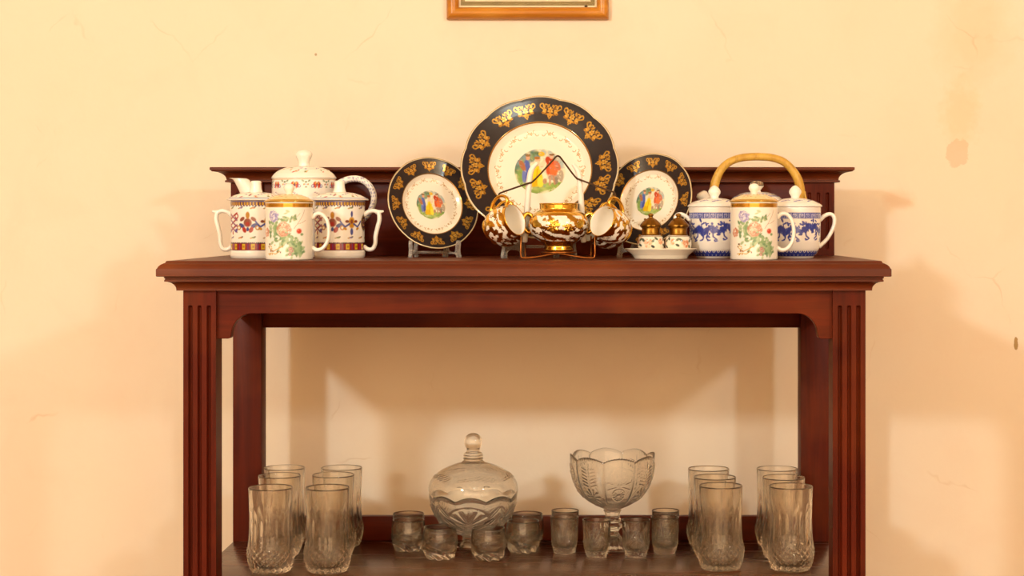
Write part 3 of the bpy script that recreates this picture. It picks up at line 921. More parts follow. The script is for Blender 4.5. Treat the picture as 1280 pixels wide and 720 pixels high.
# ---- plates
def plate_paint(Rm, angles, petal):
    """Rm plate radius in mm"""
    def f(A, R, Z, K):
        U = R * np.sin(A) * 1000; V = -(-R * np.cos(A)) * 1000      # local x right, local y up
        V = -R * np.cos(A) * -1000
        V = (R * -np.cos(A)) * 1000
        c = Canvas(U, V, '#efe7d6')
        rr = PROF_R[K] * 1000 / Rm
        front = K < KFRONT
        c.put(front & (rr > .665) & (rr < .985), '#1c161e')
        c.put(front & (rr > .652) & (rr < .668), '#b98a3c', .8)
        c.put(rr >= .983, '#ddcfb0', .15)
        for ang in angles:
            t = math.radians(ang); q = .815 * Rm; s = .150 * Rm * petal
            ox, oy = q * math.sin(t), q * math.cos(t)
            du, dv = U - ox, V - oy
            tu, tv = (du * math.cos(t) - dv * math.sin(t)) / (s * .84), (du * math.sin(t) + dv * math.cos(t)) / s
            near = (np.abs(tu) < 1.6) & (np.abs(tv) < 1.4) & front
            if not near.any(): continue
            idx = np.where(near)[0]
            g = Canvas(tu[idx], tv[idx], '#000000'); g.C = c.C[idx]
            G1, G2, G3 = '#cf9a34', '#e2b75a', '#9c6a1e'
            lf = np.random.RandomState(5)
            for k in range(24):                                   # sprays of small leaves, mirrored
                x = .12 + .72 * lf.rand(); y = (.60 - .30 * x) * (2 * lf.rand() - 1) + .05 * x; ro = math.atan2(y + .25, x) + .5 * lf.randn()
                for sg in (-1, 1): g.blob(sg * x, y, .17, .075, (G1, G2, G1, G3)[k % 4], sg * ro, .6, .35)
            for k in range(6):
                a = k * PI / 3 + .5; g.blob(.2 * math.cos(a), .08 + .2 * math.sin(a), .15, .09, G2 if k % 2 else G1, a, .6, .3)
            g.blob(0, .08, .08, .08, G3, 0, .5)
            for (x, y, rx, ry) in ((0, -.36, .12, .13), (.14, -.52, .09, .11), (0, -.66, .08, .12), (.24, -.33, .09, .08)):
                for sg in ((-1, 1) if x else (1,)): g.blob(sg * x, y, rx, ry, G1, 0, .6, .3)
            for sg in (-1, 1):
                a0, a1 = (-.9, 3.4) if sg > 0 else (PI - 3.4, PI + .9)
                g.ring(sg * 1.0, .40, .20, .075, G1, a0 % (2 * PI), a1 % (2 * PI), .6)
                g.line([(sg * .45, -.05), (sg * .8, .08), (sg * 1.12, .26)], .07, G1, .6)
                g.ring(sg * .55, .45, .15, .06, G1, a0 % (2 * PI), a1 % (2 * PI), .6)
            c.C[idx] = g.C
        # fine gilt garland inside the well
        for i in range(14):
            t = 2 * PI * (i + .5) / 14; q = .545 * Rm; ox, oy = q * math.sin(t), q * math.cos(t)
            s = .012 * Rm * 1.3
            for k in range(5): c.blob(ox + s * math.cos(k * 2 * PI / 5), oy + s * math.sin(k * 2 * PI / 5), .8 * s, .5 * s, '#c59a58', k * 2 * PI / 5, .3)
            for dt in (-.145, -.09, .09, .145): c.ring(q * math.sin(t + dt) * (1 + .03 * (1 if abs(dt) < .1 else -1)), q * math.cos(t + dt) * (1 + .03 * (1 if abs(dt) < .1 else -1)), 1.3 * s, .36 * s, '#c8a468', dt * 20, dt * 20 + 3.2, .3)
        # painted pastoral medallion
        m = .315 * Rm
        inside = np.hypot(U / 1.03, V) < m
        idx = np.where(inside & front)[0]
        g = Canvas(U[idx] / m, V[idx] / m, '#e9e0c0')
        rs = np.random.RandomState(2)
        for k in range(60):
            t = rs.rand() * 2.2 + 1.45; q = .62 + .42 * rs.rand()
            g.blob(q * math.cos(t), q * math.sin(t), .2, .13, ('#6c8a5c', '#557a6a', '#86a070', '#7d98a0', '#4f6f4a')[rs.randint(5)], rs.rand() * 3, soft=.8)
        for k in range(26):
            t = rs.rand() * 1.3 + .2; q = .75 + .25 * rs.rand()
            g.blob(q * math.cos(t), q * math.sin(t), .18, .12, ('#a8b8b4', '#c0b8a8', '#98a890')[rs.randint(3)], rs.rand() * 3, soft=.8)
        for k in range(60):
            x = rs.rand() * 2 - 1; y = -.55 - .45 * rs.rand()
            g.blob(x, y, .3, .1, ('#9ab35c', '#86a64e', '#b0c070', '#789a48')[rs.randint(4)], .1 * rs.randn(), soft=.8)
        g.blob(-.78, -.25, .22, .5, '#7fa04e', 0, soft=.6)
        g.blob(.62, -.28, .36, .16, '#a89a88'); g.blob(.66, -.42, .1, .18, '#8d8070'); g.blob(.86, -.2, .12, .3, '#b0a08a')
        g.blob(-.52, .15, .15, .42, '#4f62b0', .15); g.blob(-.62, -.2, .12, .36, '#6a78bc'); g.blob(-.46, -.3, .13, .34, '#3e4f9c'); g.blob(-.5, .6, .1, .11, '#d8a080'); g.blob(-.72, .25, .12, .3, '#a86a48', .4); g.blob(-.5, .72, .13, .07, '#8a6a40')
        g.blob(-.1, .5, .12, .14, '#e0b090'); g.blob(-.12, .6, .14, .08, '#a06a30'); g.blob(-.1, .22, .16, .26, '#eec8a8'); g.blob(-.1, .05, .18, .22, '#e8c828')
        g.blob(-.14, -.32, .3, .42, '#ecc818', .1); g.blob(-.28, -.52, .24, .22, '#d8ae10'); g.blob(.02, -.5, .14, .25, '#f0d640'); g.line([(-.1, .1), (-.16, -.5)], .03, '#c89a10')
        g.blob(.06, .78, .15, .12, '#d8b030'); g.blob(.1, .3, .1, .28, '#e8d0b0', -.4)
        g.blob(.42, .2, .2, .46, '#cf5226', -.15); g.blob(.55, .05, .2, .3, '#e07038', .2); g.blob(.34, .48, .14, .22, '#b8401e', .3); g.blob(.7, .25, .14, .28, '#c87050', .4); g.blob(.46, .66, .09, .11, '#e0b090'); g.blob(.48, .75, .13, .06, '#7a5a3a')
        g.line([(.42, -.2), (.4, -.6)], .05, '#c89878'); g.line([(.54, -.2), (.6, -.58)], .05, '#b88868'); g.blob(.2, -.45, .1, .14, '#b89070')
        for k in range(170):                                       # loose brush flecks
            x, y = rs.rand() * 2 - 1, rs.rand() * 2 - 1
            if abs(x + .14) < .26 and -.7 < y < .2: continue
            g.blob(x, y, .05 + .05 * rs.rand(), .025, ('#f2e8d0', '#5a6a4a', '#c8a880', '#8a5a48', '#7a88a8', '#e8d8b0')[rs.randint(6)], rs.rand() * 3, soft=.8, amt=.55)
        if len(idx): c.C[idx] = g.C
        return c.C
    return f


def make_plate(name, label, cat, R, lobes, amp, n, step, angles, petal, center, tilt, yaw, group=None):
    global KFRONT, PROF_R
    t = R
    front = [(0, 0), (.50 * R, 0), (.575 * R, .010 * R), (.63 * R, .050 * R), (.665 * R, .085 * R), (.80 * R, .118 * R), (.95 * R, .150 * R), (.985 * R, .156 * R)]
    fr = resample(front, step)
    KFRONT = len(fr)
    prof = fr + [(1.0 * R, .152 * R), (.995 * R, .138 * R), (.80 * R, .092 * R), (.66 * R, .055 * R), (.56 * R, -.012 * R), (.545 * R, -.042 * R), (.515 * R, -.042 * R), (.50 * R, -.022 * R), (0, -.022 * R)]

    PROF_R = np.array([p[0] for p in prof])

    def mod(A, Rr, Z, K):
        wgt = np.clip((Rr / R - .70) / .3, 0, 1) ** 1.5
        b = np.abs(np.cos(A * lobes / 2)) ** .8
        return Rr * (1 + amp * wgt * (b - .6)), Z + wgt * amp * R * .25 * (b - .5)
    # lathe angle: x = r sin a, y = -r cos a  -> local y up means a = pi is the top
    th = thing(name, label, cat, center, 0, group)
    th.rotation_euler = (PI / 2 - tilt, 0, yaw)
    V, F, A, Rr, Z, K = lathe_geo(prof, n, mod)
    pc = plate_paint(R * 1000, angles, petal)(A, Rr, Z, K)
    obj('dish', V, F.tolist(), M_PAINT, th, True, pc)
    # gilt line along the edge
    E = []
    k = 240
    for i in range(k):
        a = 2 * PI * i / k; b = abs(math.cos(a * lobes / 2)) ** .8; q = R * (1 + amp * (b - .6)) * .9985
        E.append((q * math.sin(a), -q * math.cos(a), .1535 * R + amp * R * .25 * (b - .5), ))
    m = 6; rad = .0008
    VV, FF = [], []
    for i in range(k):
        a = 2 * PI * i / k
        rd = np.array([math.sin(a), -math.cos(a), 0]); zz = np.array([0, 0, 1.0])
        for j in range(m):
            VV.append(np.array(E[i]) + rad * (math.cos(2 * PI * j / m) * rd + math.sin(2 * PI * j / m) * zz))
    for i in range(k):
        for j in range(m): FF.append([i * m + j, ((i + 1) % k) * m + j, ((i + 1) % k) * m + (j + 1) % m, i * m + (j + 1) % m])
    obj('gilt_edge', np.array(VV), FF, M_PALEGILT, th)
    return th


BIG = [-164, -140, -111, -88, -64, -34.6, -13.7, 9, 30, 53.5, 85, 107, 130, 152, 174]
bigC = (ux(675, 3.26), 3.26, vz(214, 3.26))
make_plate('dinner_plate', 'large navy and gold scalloped plate with painted medallion propped up in the middle', 'plate', .1445, 12, .020, 620, .0010, BIG, .92, bigC, math.radians(24), 0)
smL = (ux(539, 3.275), 3.275, vz(256, 3.275))
smR = (ux(813, 3.265), 3.265, vz(251.5, 3.265))
TW = [k * 30 for k in range(12)]
make_plate('side_plate', 'small navy and gold plate with painted medallion propped beside the floral teapot', 'plate', .0885, 12, .006, 420, .0009, TW, .98, smL, math.radians(17), math.radians(25), 'small navy and gold plates on stands')
make_plate('side_plate', 'small navy and gold plate with painted medallion propped behind the flowered cellars', 'plate', .0885, 12, .006, 420, .0009, TW, .98, smR, math.radians(17), math.radians(-27), 'small navy and gold plates on stands')


# ---- clear plastic plate stands
def make_stand(label, plate_c, R, tilt, yaw, xf, xb, scale):
    gap = plate_c[2] - R * math.cos(tilt) * 1.01 - TOP       # height of the plate's lowest edge over the table
    yb = -R * math.sin(tilt)                                  # edge in front of the plate centre
    d = Vector((math.sin(yaw), -math.cos(yaw), 0))            # the way the plate faces
    base = Vector((plate_c[0], plate_c[1], 0)) - d * yb       # point of the lowest edge
    base = Vector((plate_c[0], plate_c[1], 0)) + d * (-yb)
    t = thing('plate_stand', label, 'plate stand', (base.x, base.y, TOP), yaw, 'clear plastic plate stands')
    sz = max(.006, gap - .001)
    for s in (-1, 1):
        pr = [(0, .0), (.012, 0), (.013, sz * .35), (.022, sz * .55), (.046, sz * .55), (.066, sz * .45), (.070, 0), (.083, 0), (.082, .008), (.079, sz + .010),
              (.079 + .024, sz + .075), (.079 + .016, sz + .078), (.068, sz + .010), (.050, sz - .0005), (.024, sz - .001), (.018, sz + .002), (.015, sz + .012), (.011, sz + .020), (.005, sz + .0195), (.002, sz + .014), (.005, sz + .005), (.003, sz * .6), (-.001, sz * .25)]
        pr = spline(pr + [pr[0]], 3)[:-1]
        dirv = Vector((s * (xb - xf), .080, 0)); dirv.normalize()
        nv = Vector((dirv.y, -dirv.x, 0))
        o0 = Vector((s * xf, -.026, 0))
        V = []
        for sd in (-1, 1):
            for (q, z) in pr: V.append(tuple(o0 + dirv * q * scale + Vector((0, 0, z)) + nv * sd * .0030))
        n = len(pr)
        bm = bmesh.new(); bv = [bm.verts.new(p) for p in V]
        bm.faces.new(bv[:n][::-1]); bm.faces.new(bv[n:])
        for i in range(n): bm.faces.new([bv[i], bv[(i + 1) % n], bv[n + (i + 1) % n], bv[n + i]])
        bm_obj('bracket', bm, M_PLASTIC, t, True, 45, 0)
    xm = xb + .004
    tube('cross_bar', [(-xm, .034, sz * .8), (0, .034, sz * .8), (xm, .034, sz * .8)], .0028, M_PLASTIC, t, 10, 2)
    return t


make_stand('clear plastic easel under the large navy plate', bigC, .1445, math.radians(24), 0, .066, .024, 1.0)
make_stand('clear plastic easel under the small plate beside the floral teapot', smL, .0885, math.radians(17), math.radians(25) * .5, .046, .020, .8)
make_stand('clear plastic easel under the small plate behind the flowered cellars', smR, .0885, math.radians(17), math.radians(-27) * .5, .050, .022, .8)

# ---- gilt coffee set on a wire rack
RD = 3.115
PXR = RD / FPX
rack = thing('wire_cup_rack', 'bronze wire cup rack with white sleeved posts and peaked carrying handle', 'rack', (ux(697, RD), RD, TOP))


def rp(u, v, dy=0.0):
    """a point of the rack from its front elevation, relative to the rack's base"""
    return (ux(u, RD) - rack.location.x, dy, vz(v, RD) - TOP)


hw = [rp(624.5, 247, -.022), rp(624.8, 242.5, -.021), rp(632, 239.2, -.016), rp(659, 229.5), rp(667, 226), rp(690, 201.5), rp(695.5, 195.5), rp(699, 195.5), rp(703, 200), rp(719, 221), rp(726, 225), rp(760, 238, -.016), rp(767.5, 241, -.021), rp(768.5, 247, -.022)]
tube('handle_wire', hw, .0016, M_BRONZE, rack, 10, 4)
for (a, b, c_, d_, e) in (((655.5, 302), (658, 270), (660.5, 236), (663.5, 214), (671, 203.5)), ((729.5, 302), (727.5, 270), (725.5, 240), (723, 216), (716.5, 205.5))):
    tube('post', [rp(*a, .012), rp(*b, .010), rp(*c_, .0075), rp(*d_, .0075), rp(*e, .0075)], [.0052, .0053, .0054, .0050, .0032], M_POST, rack, 14, 6)
for s, u0 in ((-1, 651.5), (1, 743.5)):
    x = rp(u0, 300)[0]
    tube('side_wire', [(x, -.018, .040), (x, -.022, .020), (x, -.022, .008), (x + (.004 if s < 0 else -.004), -.022, .0022), (x * .6, -.02, .0035), (0, -.018, .010), (-x * .42, .006, .0105)], .0014, M_COPPER, rack, 8, 6)
    tube('side_wire', [(x * .9, .012, .040), (x * .9, .022, .020), (x * .9, .024, .006), (x * .86, .024, .0020), (x * .5, .022, .004), (0, .02, .0092)], .0014, M_COPPER, rack, 8, 6)
pr0 = rp(698.5, 313)[0]
ringpts = [(pr0 + .030 * math.sin(t), -.030 * math.cos(t), .0115) for t in [2 * PI * i / 24 for i in range(25)]]
tube('base_ring', ringpts, .0015, M_COPPER, rack, 8, 2)


def gilt_paint(rr, H, seed, z_lo, z_hi, k_in, dens=.05, scale=.28):
    def f(A, R, Z, K):
        L = 2 * PI * rr
        c = Canvas(A * rr, Z * 1000, '#e2b54a', L)
        c.C[:, 3] = 1.0
        x, y, z = R * np.sin(A) * 1000, R * np.cos(A) * 1000, Z * 1000
        w_ = waves(x * scale + z * .10, z * scale * 1.1 + y * .2, seed, 8) + .6 * waves(y * scale * 1.3, z * scale * 1.6 + x * .12, seed + 5, 8) + .25 * waves(x * .9, z * .9 + y * .7, seed + 9, 6)
        zone = (z > z_lo) & (z < z_hi)
        c.put(zone & (w_ > dens), '#f0e9dc', 0.0)
        rs = np.random.RandomState(seed)
        for i in range(16):                                          # fine gilt sprigs over the white
            cx = rs.rand() * L; cy = z_lo + (z_hi - z_lo) * rs.rand()
            for k in range(5): c.blob(cx + 2.6 * math.cos(k * 1.256), cy + 2.6 * math.sin(k * 1.256), 1.9, 1.0, '#a87822', k * 1.256, 1.0)
        c.put(K >= k_in, '#f1ece2', 0.0)
        return c.C
    return f


# sugar pot
pot = thing('sugar_pot', 'gilt and white sugar pot with collar standing in the wire rack', 'pot', (ux(698.5, RD), RD, TOP + .0132))
outer = [(0, .001), (.022, .001), (.024, 0), (.0265, .0015), (.0265, .004), (.0245, .008), (.0255, .0125), (.036, .019), (.0475, .029), (.0540, .041), (.0546, .051), (.0512, .060), (.0435, .068), (.0360, .0725), (.0340, .0755), (.0342, .083), (.0350, .0845)]
po = resample(spline(outer[6:14], 5), .0010)
po = outer[:6] + po + resample(outer[14:], .0012)
lathe('body', po + [(.0343, .0853), (.033, .0853), (.0322, .084), (.0318, .075), (.046, .052), (.024, .012), (0, .010)], 260, M_PAINT, pot, None, gilt_paint(50, 85, 41, 18, 63, len(po) + 2, .04, .24))
rose = []
for s in (-1, 1):
    tube('handle', [(s * .0465, 0, .062), (s * .0560, -.002, .067), (s * .0625, -.003, .059), (s * .0618, -.003, .045), (s * .0560, -.002, .035), (s * .0495, 0, .033)], [.004, .0036, .0034, .0034, .0036, .004], M_GOLD, pot, 12, 5)
for (x, z, r) in ((-.010, .046, .0125), (.0175, .044, .0105)):
    dy = -math.sqrt(.0542 ** 2 - x * x) + .0012
    for k in range(2):
        n_ = 8 if k == 0 else 5
        ro = lathe('gilt_rose', [(0, .0016 + k * .0012), (r * (.5 - .12 * k), .0014 + k * .001), (r * (.9 - .4 * k), .0004 + k * .0012), (r * (1 - .42 * k), -.0006), (0, -.001)], 40, M_GOLD, pot, (lambda n_: lambda A, R, Z, K: (R * (1 + .13 * np.cos(n_ * A)), Z + .0005 * np.cos(n_ * A + 1) * (R > .002)))(n_))
        ro.rotation_euler = (PI / 2, 0, math.atan2(x, .05)); ro.location = (x, dy, z)


# coffee cups hung by their handles
def cup_mesh(seed):
    outer = [(0, .0015), (.0165, .0015), (.0175, 0), (.0200, 0), (.0208, .0020), (.0195, .0050), (.0240, .0085), (.0285, .0150), (.0308, .0240), (.0312, .0330), (.0300, .0430), (.0285, .0520), (.0288, .0580)]
    po = outer[:5] + resample(spline(outer[5:], 4), .0010)
    prof = po + [(.0284, .0588), (.0276, .0588), (.0270, .0578), (.0268, .052), (.0285, .040), (.0290, .030), (.0265, .018), (.018, .0095), (0, .0085)]
    return prof, gilt_paint(30, 58, seed, 11, 52, len(po) + 2, .02, .32)


def make_cup(label, loc, axis, seed):
    t = thing('coffee_cup', label, 'cup', loc, 0, 'gilt coffee cups hung on the rack')
    a = Vector(axis).normalized(); up = Vector((0, 0, 1)); x = (up - a * up.dot(a)).normalized(); y = a.cross(x)
    t.rotation_euler = Matrix((x, y, a)).transposed().to_euler()
    prof, pf = cup_mesh(seed)
    lathe('body', prof, 180, M_PAINT, t, None, pf)
    tube('handle', [(.0275, 0, .0475), (.0370, 0, .0535), (.0460, 0, .0490), (.0490, 0, .0370), (.0440, 0, .0245), (.0350, 0, .0165), (.0270, 0, .0150)], [.0036, .0031, .0029, .0029, .0030, .0032, .0036], M_GOLD, t, 12, 6, (1.25, .9))
    return t


def cup_at(u, v, D, axis, label, seed):
    a = Vector(axis).normalized()
    mouth = Vector((ux(u, D), D, vz(v, D)))
    return make_cup(label, tuple(mouth - a * .058), axis, seed)


cup_at(643.5, 274.5, RD - .046, (.76, -.52, .30), 'gilt coffee cup hung by its handle on the rack, mouth towards the sugar pot', 11)
cup_at(752.5, 276, RD - .046, (-.66, -.64, .34), 'white and gilt coffee cup hung by its handle beside the flowered cellars', 17)
cup_at(651, 281, RD + .028, (.80, -.30, .26), 'gilt coffee cup hanging at the back of the rack on the floral teapot side', 23)
cup_at(741, 283, RD + .028, (-.74, -.36, .28), 'gilt coffee cup hanging at the back of the rack on the cellar side', 29)

# ---- oval dish and two cellars
DD = 3.125
dish = thing('oval_dish', 'small cream oval dish under the two flowered cellars', 'dish', (ux(826, DD), DD, TOP))


def dish_paint(A, R, Z, K):
    c = Canvas(R * 1000, Z * 1000, '#eee5cf')
    c.put((c.V > 13.6) & (c.V < 15.0) & (K < 26), '#6a5040')
    return c.C


lathe('body', resample([(0, .0016), (.040, .0016), (.042, 0), (.0462, 0), (.0472, .0016), (.0500, .0062), (.0560, .0115), (.0610, .0152), (.0640, .0175), (.0636, .0187), (.0600, .0180), (.052, .0170), (.046, .0163), (.040, .0160), (0, .0160)], .0016), 130, M_PAINT, dish, None, dish_paint, None, (1, .62, 1))


def cellar_paint(seed):
    def f(A, R, Z, K):
        rr = 24.0; L = 2 * PI * rr
        c = Canvas(A * rr, Z * 1000, '#f0e6d2', L)
        rs = np.random.RandomState(seed)
        for i in range(6):
            cx = i * L / 6 + (-6 if seed == 1 else 2); big = i % 2 == 0
            r = 9.0 if big else 6.0; cy = 11.5 if big else 14
            for k in range(26):
                t = rs.rand() * 2 * PI; d = r * math.sqrt(rs.rand()) * .8
                c.blob(cx + d * math.cos(t), cy + d * math.sin(t), r * .4, r * .26, ('#dd9c74', '#e8b592', '#cf8258', '#efc9a8')[rs.randint(4)], t + 1.5, soft=.6)
            for (dx, dy, ro) in ((9.5, 4, .6), (9, -6, -.5), (-9.5, 5.5, -.7)):
                c.blob(cx + dx, cy + dy, 4.6, 2.6, ('#4f5a48', '#6b7358', '#3f4a44')[rs.randint(3)], ro)
        c.band(0, 1.3, '#4a4658'); c.band(23.0, 24.0, '#8a7058')
        return c.C
    return f


def make_cellar(label, u, seed, rot):
    t = thing('spice_cellar', label, 'cellar', (ux(u, DD), DD, TOP + .0164), rot, 'flowered cellars with brass caps')
    outer = [(0, .0005), (.0195, .0005), (.0205, 0), (.0222, .0016), (.0236, .0060), (.0240, .0120), (.0232, .0180), (.0205, .0228), (.0165, .0252), (.0145, .0262)]
    lathe('pot', resample(spline(outer[2:], 3), .0009) + [(0, .0265)], 150, M_PAINT, t, None, cellar_paint(seed), None, (1.0, .92, 1))
    cap = lathe('brass_cap', [(.0150, .0250), (.0158, .0262), (.0150, .0275), (.0148, .0350), (.0160, .0362), (.0174, .0372), (.0178, .0390), (.0160, .0412), (.0125, .0448), (.0085, .0478), (.0052, .0492), (.0040, .0500), (0, .0502)], 40, M_BRASS, t, (lambda A, R, Z, K: (R * 1.07 * (1 + .03 * np.cos(12 * A) * (K > 5)), .025 + (Z - .025) * 1.26)), None, 40)
    lathe('finial', [(.0042, .0494), (.0030, .0506), (.0036, .0520), (.0048, .0534), (.0040, .0550), (.0022, .0560), (0, .0564)], 20, M_BRASS, cap, (lambda A, R, Z, K: (R * 1.1, .025 + (Z - .025) * 1.26)))
    for s in (-1,):
        bd = lathe('bead', [(0, 0), (.0016, .0006), (.0022, .0020), (.0016, .0034), (0, .0040)], 12, M_BRASS, cap); bd.location = (s * .0104, -.002, .0515)
    return t


make_cellar('squat flowered cellar with peaked brass cap on the oval dish, next to the cup', 813.5, 1, 0)
make_cellar('squat flowered cellar with brass cap on the oval dish, next to the dragon mug', 848.0, 2, .5)


# ================================================================== GLASSWARE ON THE SHELF
def cut_diamond(A, z, n, pitch):
    """0 at the groove, 1 at the point of each diamond"""
    p = A * n / (2 * PI)
    a = np.abs(((p + z / pitch) % 1) - .5) * 2; b = np.abs(((p - z / pitch) % 1) - .5) * 2
    return 1 - np.maximum(a, b)


def make_highball():
    t = thing('highball_glass', '', 'glass', (0, 0, SHELF), 0, 'tall crystal glasses on the lower shelf')
    H = .147
    outer = [(.0325, 0), (.0345, .0012), (.0358, .006), (.0385, .014), (.0408, .024), (.0414, .033), (.0407, .043), (.0392, .054), (.0381, .068), (.0376, .085), (.0377, .105), (.0382, .125), (.0388, .140), (.0391, H)]
    po = spline(outer, 5)
    ko = len(po)
    inner = [(.0386, H + .0008), (.0377, H + .0006), (.0371, H - .002), (.0360, .125), (.0343, .10), (.0336, .07), (.0338, .045), (.0325, .026), (.0290, .0125), (.020, .0088), (0, .0082)]

    def mod(A, R, Z, K):
        out = K < ko
        m = np.clip((Z - .002) / .003, 0, 1) * np.clip((.047 - Z) / .008, 0, 1)
        dia = cut_diamond(A, Z, 20, .0125)
        R = R + out * m * (.0031 * dia - .0013)
        fl = np.abs(np.cos(A * 9)); m2 = np.clip((Z - .040) / .012, 0, 1) * np.clip((.118 - Z) / .030, 0, 1)
        R = R - out * m2 * (.0013 * (1 - fl) ** .8)
        base = out & (Z < .003)
        R = R - base * .0006 * np.abs(np.sin(A * 12))
        return R, Z
    lathe('bowl', [(0, .0025), (.026, .0020)] + po + inner, 216, M_GLASS, t, (lambda A, R, Z, K: mod(A, R, Z, np.where(K < 2, 999, K - 2))))
    return t


JAR, BOWL = 'on the candy jar side', 'on the footed bowl side'
hb = make_highball()
SPOT = [(338.5, 3.105, f'tall crystal glass {JAR}, front row, next to the table leg'), (409.5, 3.105, f'tall crystal glass {JAR}, front row, farther from the table leg'),
        (349.5, 3.252, f'tall crystal glass {JAR}, middle row, next to the table leg'), (416.7, 3.260, f'tall crystal glass {JAR}, middle row, farther from the table leg'),
        (355.5, 3.354, f'tall crystal glass {JAR}, back row, next to the table leg'), (427, 3.354, f'tall crystal glass {JAR}, back row, farther from the table leg'),
        (900.8, 3.128, f'tall crystal glass {BOWL}, front row, farther from the table leg'), (988.3, 3.122, f'tall crystal glass {BOWL}, front row, next to the table leg'),
        (893.5, 3.232, f'tall crystal glass {BOWL}, middle row, farther from the table leg'), (979.5, 3.228, f'tall crystal glass {BOWL}, middle row, next to the table leg'),
        (885.7, 3.342, f'tall crystal glass {BOWL}, back row, farther from the table leg'), (971.4, 3.342, f'tall crystal glass {BOWL}, back row, next to the table leg')]
for i, (u, D, lb) in enumerate(SPOT):
    loc = (ux(u, D), D, SHELF)
    if i == 0: hb.location = loc; hb['label'] = lb
    else: dup(hb, loc, lb, .37 * i)


def make_tumbler():
    t = thing('tumbler', '', 'glass', (0, 0, SHELF), 0, 'small round tumblers around the candy jar')
    H = .0585
    outer = [(.0205, .0010), (.0235, .0020), (.0275, .0085), (.0305, .0170), (.0322, .0270), (.0325, .0360), (.0316, .0460), (.0302, .0540), (.0296, H)]
    po = spline(outer, 5); ko = len(po) + 2
    inner = [(.0291, H + .0007), (.0283, H + .0005), (.0278, H - .002), (.0292, .047), (.0300, .036), (.0290, .026), (.0250, .0185), (.015, .0155), (0, .0150)]

    def mod(A, R, Z, K):
        out = K < ko
        m = out * np.clip((.024 - Z) / .018, 0, 1)
        wv = np.cos(8 * A + Z * 260)
        R2 = R + m * .0016 * wv
        Z2 = Z + out * np.clip((.008 - Z) / .008, 0, 1) * (.0022 * (1 - np.cos(8 * A)) * .5) * (R > .014)
        sw = out * np.clip((Z - .010) / .01, 0, 1) * np.clip((.034 - Z) / .014, 0, 1)
        R2 = R2 + sw * .0010 * np.sin(5 * A + Z * 420)
        return R2, Z2
    lathe('bowl', [(0, .0040), (.0150, .0022)] + po + inner, 128, M_GLASS, t, mod)
    return t


tb = make_tumbler()
for i, (u, D, lb) in enumerate([(550, 3.214, 'small round tumbler alone in front of the candy jar, on the tall-glass side'), (610.6, 3.206, 'small round tumbler alone in front of the candy jar, towards the footed bowl'),
                                (510.6, 3.293, 'small round tumbler by the candy jar with another tumbler behind it, tall-glass side'), (510.6, 3.362, 'small round tumbler against the shelf rail, tall-glass side of the candy jar'),
                                (653.7, 3.280, 'small round tumbler by the candy jar with another tumbler behind it, footed-bowl side'), (658.7, 3.360, 'small round tumbler against the shelf rail between candy jar and footed bowl')]):
    loc = (ux(u, D), D, SHELF)
    if i == 0: tb.location = loc; tb['label'] = lb
    else: dup(tb, loc, lb, .9 * i)


def make_shot():
    t = thing('cut_shot_glass', '', 'glass', (0, 0, SHELF), 0, 'small cut-crystal glasses around the footed bowl')
    H = .0672
    outer = [(.0170, .0), (.0188, .0010), (.0212, .0090), (.0234, .0170), (.0246, .0240), (.0250, .0330), (.0252, .0440), (.0257, .0560), (.0263, H)]
    po = resample(spline(outer, 4), .0015); ko = len(po) + 2
    inner = [(.0259, H + .0006), (.0253, H + .0004), (.0246, H - .002), (.0230, .050), (.0220, .036), (.0208, .024), (.0170, .0145), (.010, .0120), (0, .0115)]

    def mod(A, R, Z, K):
        out = K < ko
        m = out * np.clip((Z - .0015) / .003, 0, 1) * np.clip((.026 - Z) / .006, 0, 1)
        R2 = R + m * (.0014 * cut_diamond(A, Z, 16, .0095) - .0006)
        # fans of long mitre cuts rising from the diamond field
        n = 4
        ph = ((A * n / (2 * PI)) % 1 - .5) * (2 * PI / n) * .025
        zz = Z - .018
        rr = np.hypot(ph, zz); an = np.arctan2(ph, np.maximum(zz, 1e-5))
        ray = np.abs(((an / .27) % 1) - .5) * 2
        m2 = out * np.clip((rr - .004) / .004, 0, 1) * np.clip((.040 - rr - np.abs(an) * .004) / .008, 0, 1) * (np.abs(an) < 1.05) * (zz > 0)
        R2 = R2 - m2 * .0013 * np.clip(1 - ray * 1.6, 0, 1)
        # fine star between the fans
        ph2 = ((A * n / (2 * PI) + .5) % 1 - .5) * (2 * PI / n) * .025
        r2 = np.hypot(ph2, Z - .030); a2 = np.arctan2(Z - .030, ph2)
        R2 = R2 + out * np.clip((.009 - r2) / .003, 0, 1) * .0007 * np.cos(a2 * 10)
        return R2, Z
    lathe('bowl', [(0, .0015), (.012, .0012)] + po + inner, 176, M_GLASS, t, mod)
    return t


sg_ = make_shot()
for i, (u, D, lb, rz) in enumerate([(745.9, 3.242, 'small cut-crystal glass in front of the footed bowl, towards the candy jar', 0.35), (795, 3.242, 'small cut-crystal glass in front of the footed bowl, away from the candy jar', 0.0),
                                    (705.5, 3.272, 'small cut-crystal glass with one behind it, between candy jar and footed bowl', .7), (706.5, 3.345, 'small cut-crystal glass against the shelf rail, between candy jar and footed bowl', 1.1),
                                    (831.2, 3.272, 'small cut-crystal glass with one behind it, between footed bowl and tall glasses', .5), (832, 3.345, 'small cut-crystal glass against the shelf rail, between footed bowl and tall glasses', .2)]):
    loc = (ux(u, D), D, SHELF)
    if i == 0: sg_.location = loc; sg_['label'] = lb; sg_.rotation_euler = (0, 0, rz)
    else: dup(sg_, loc, lb, rz)

# ---- covered candy jar
JD = 3.335
jar = thing('candy_jar', 'round clear glass candy jar with domed lid and ball knob', 'jar', (ux(591.5, JD), JD, SHELF))


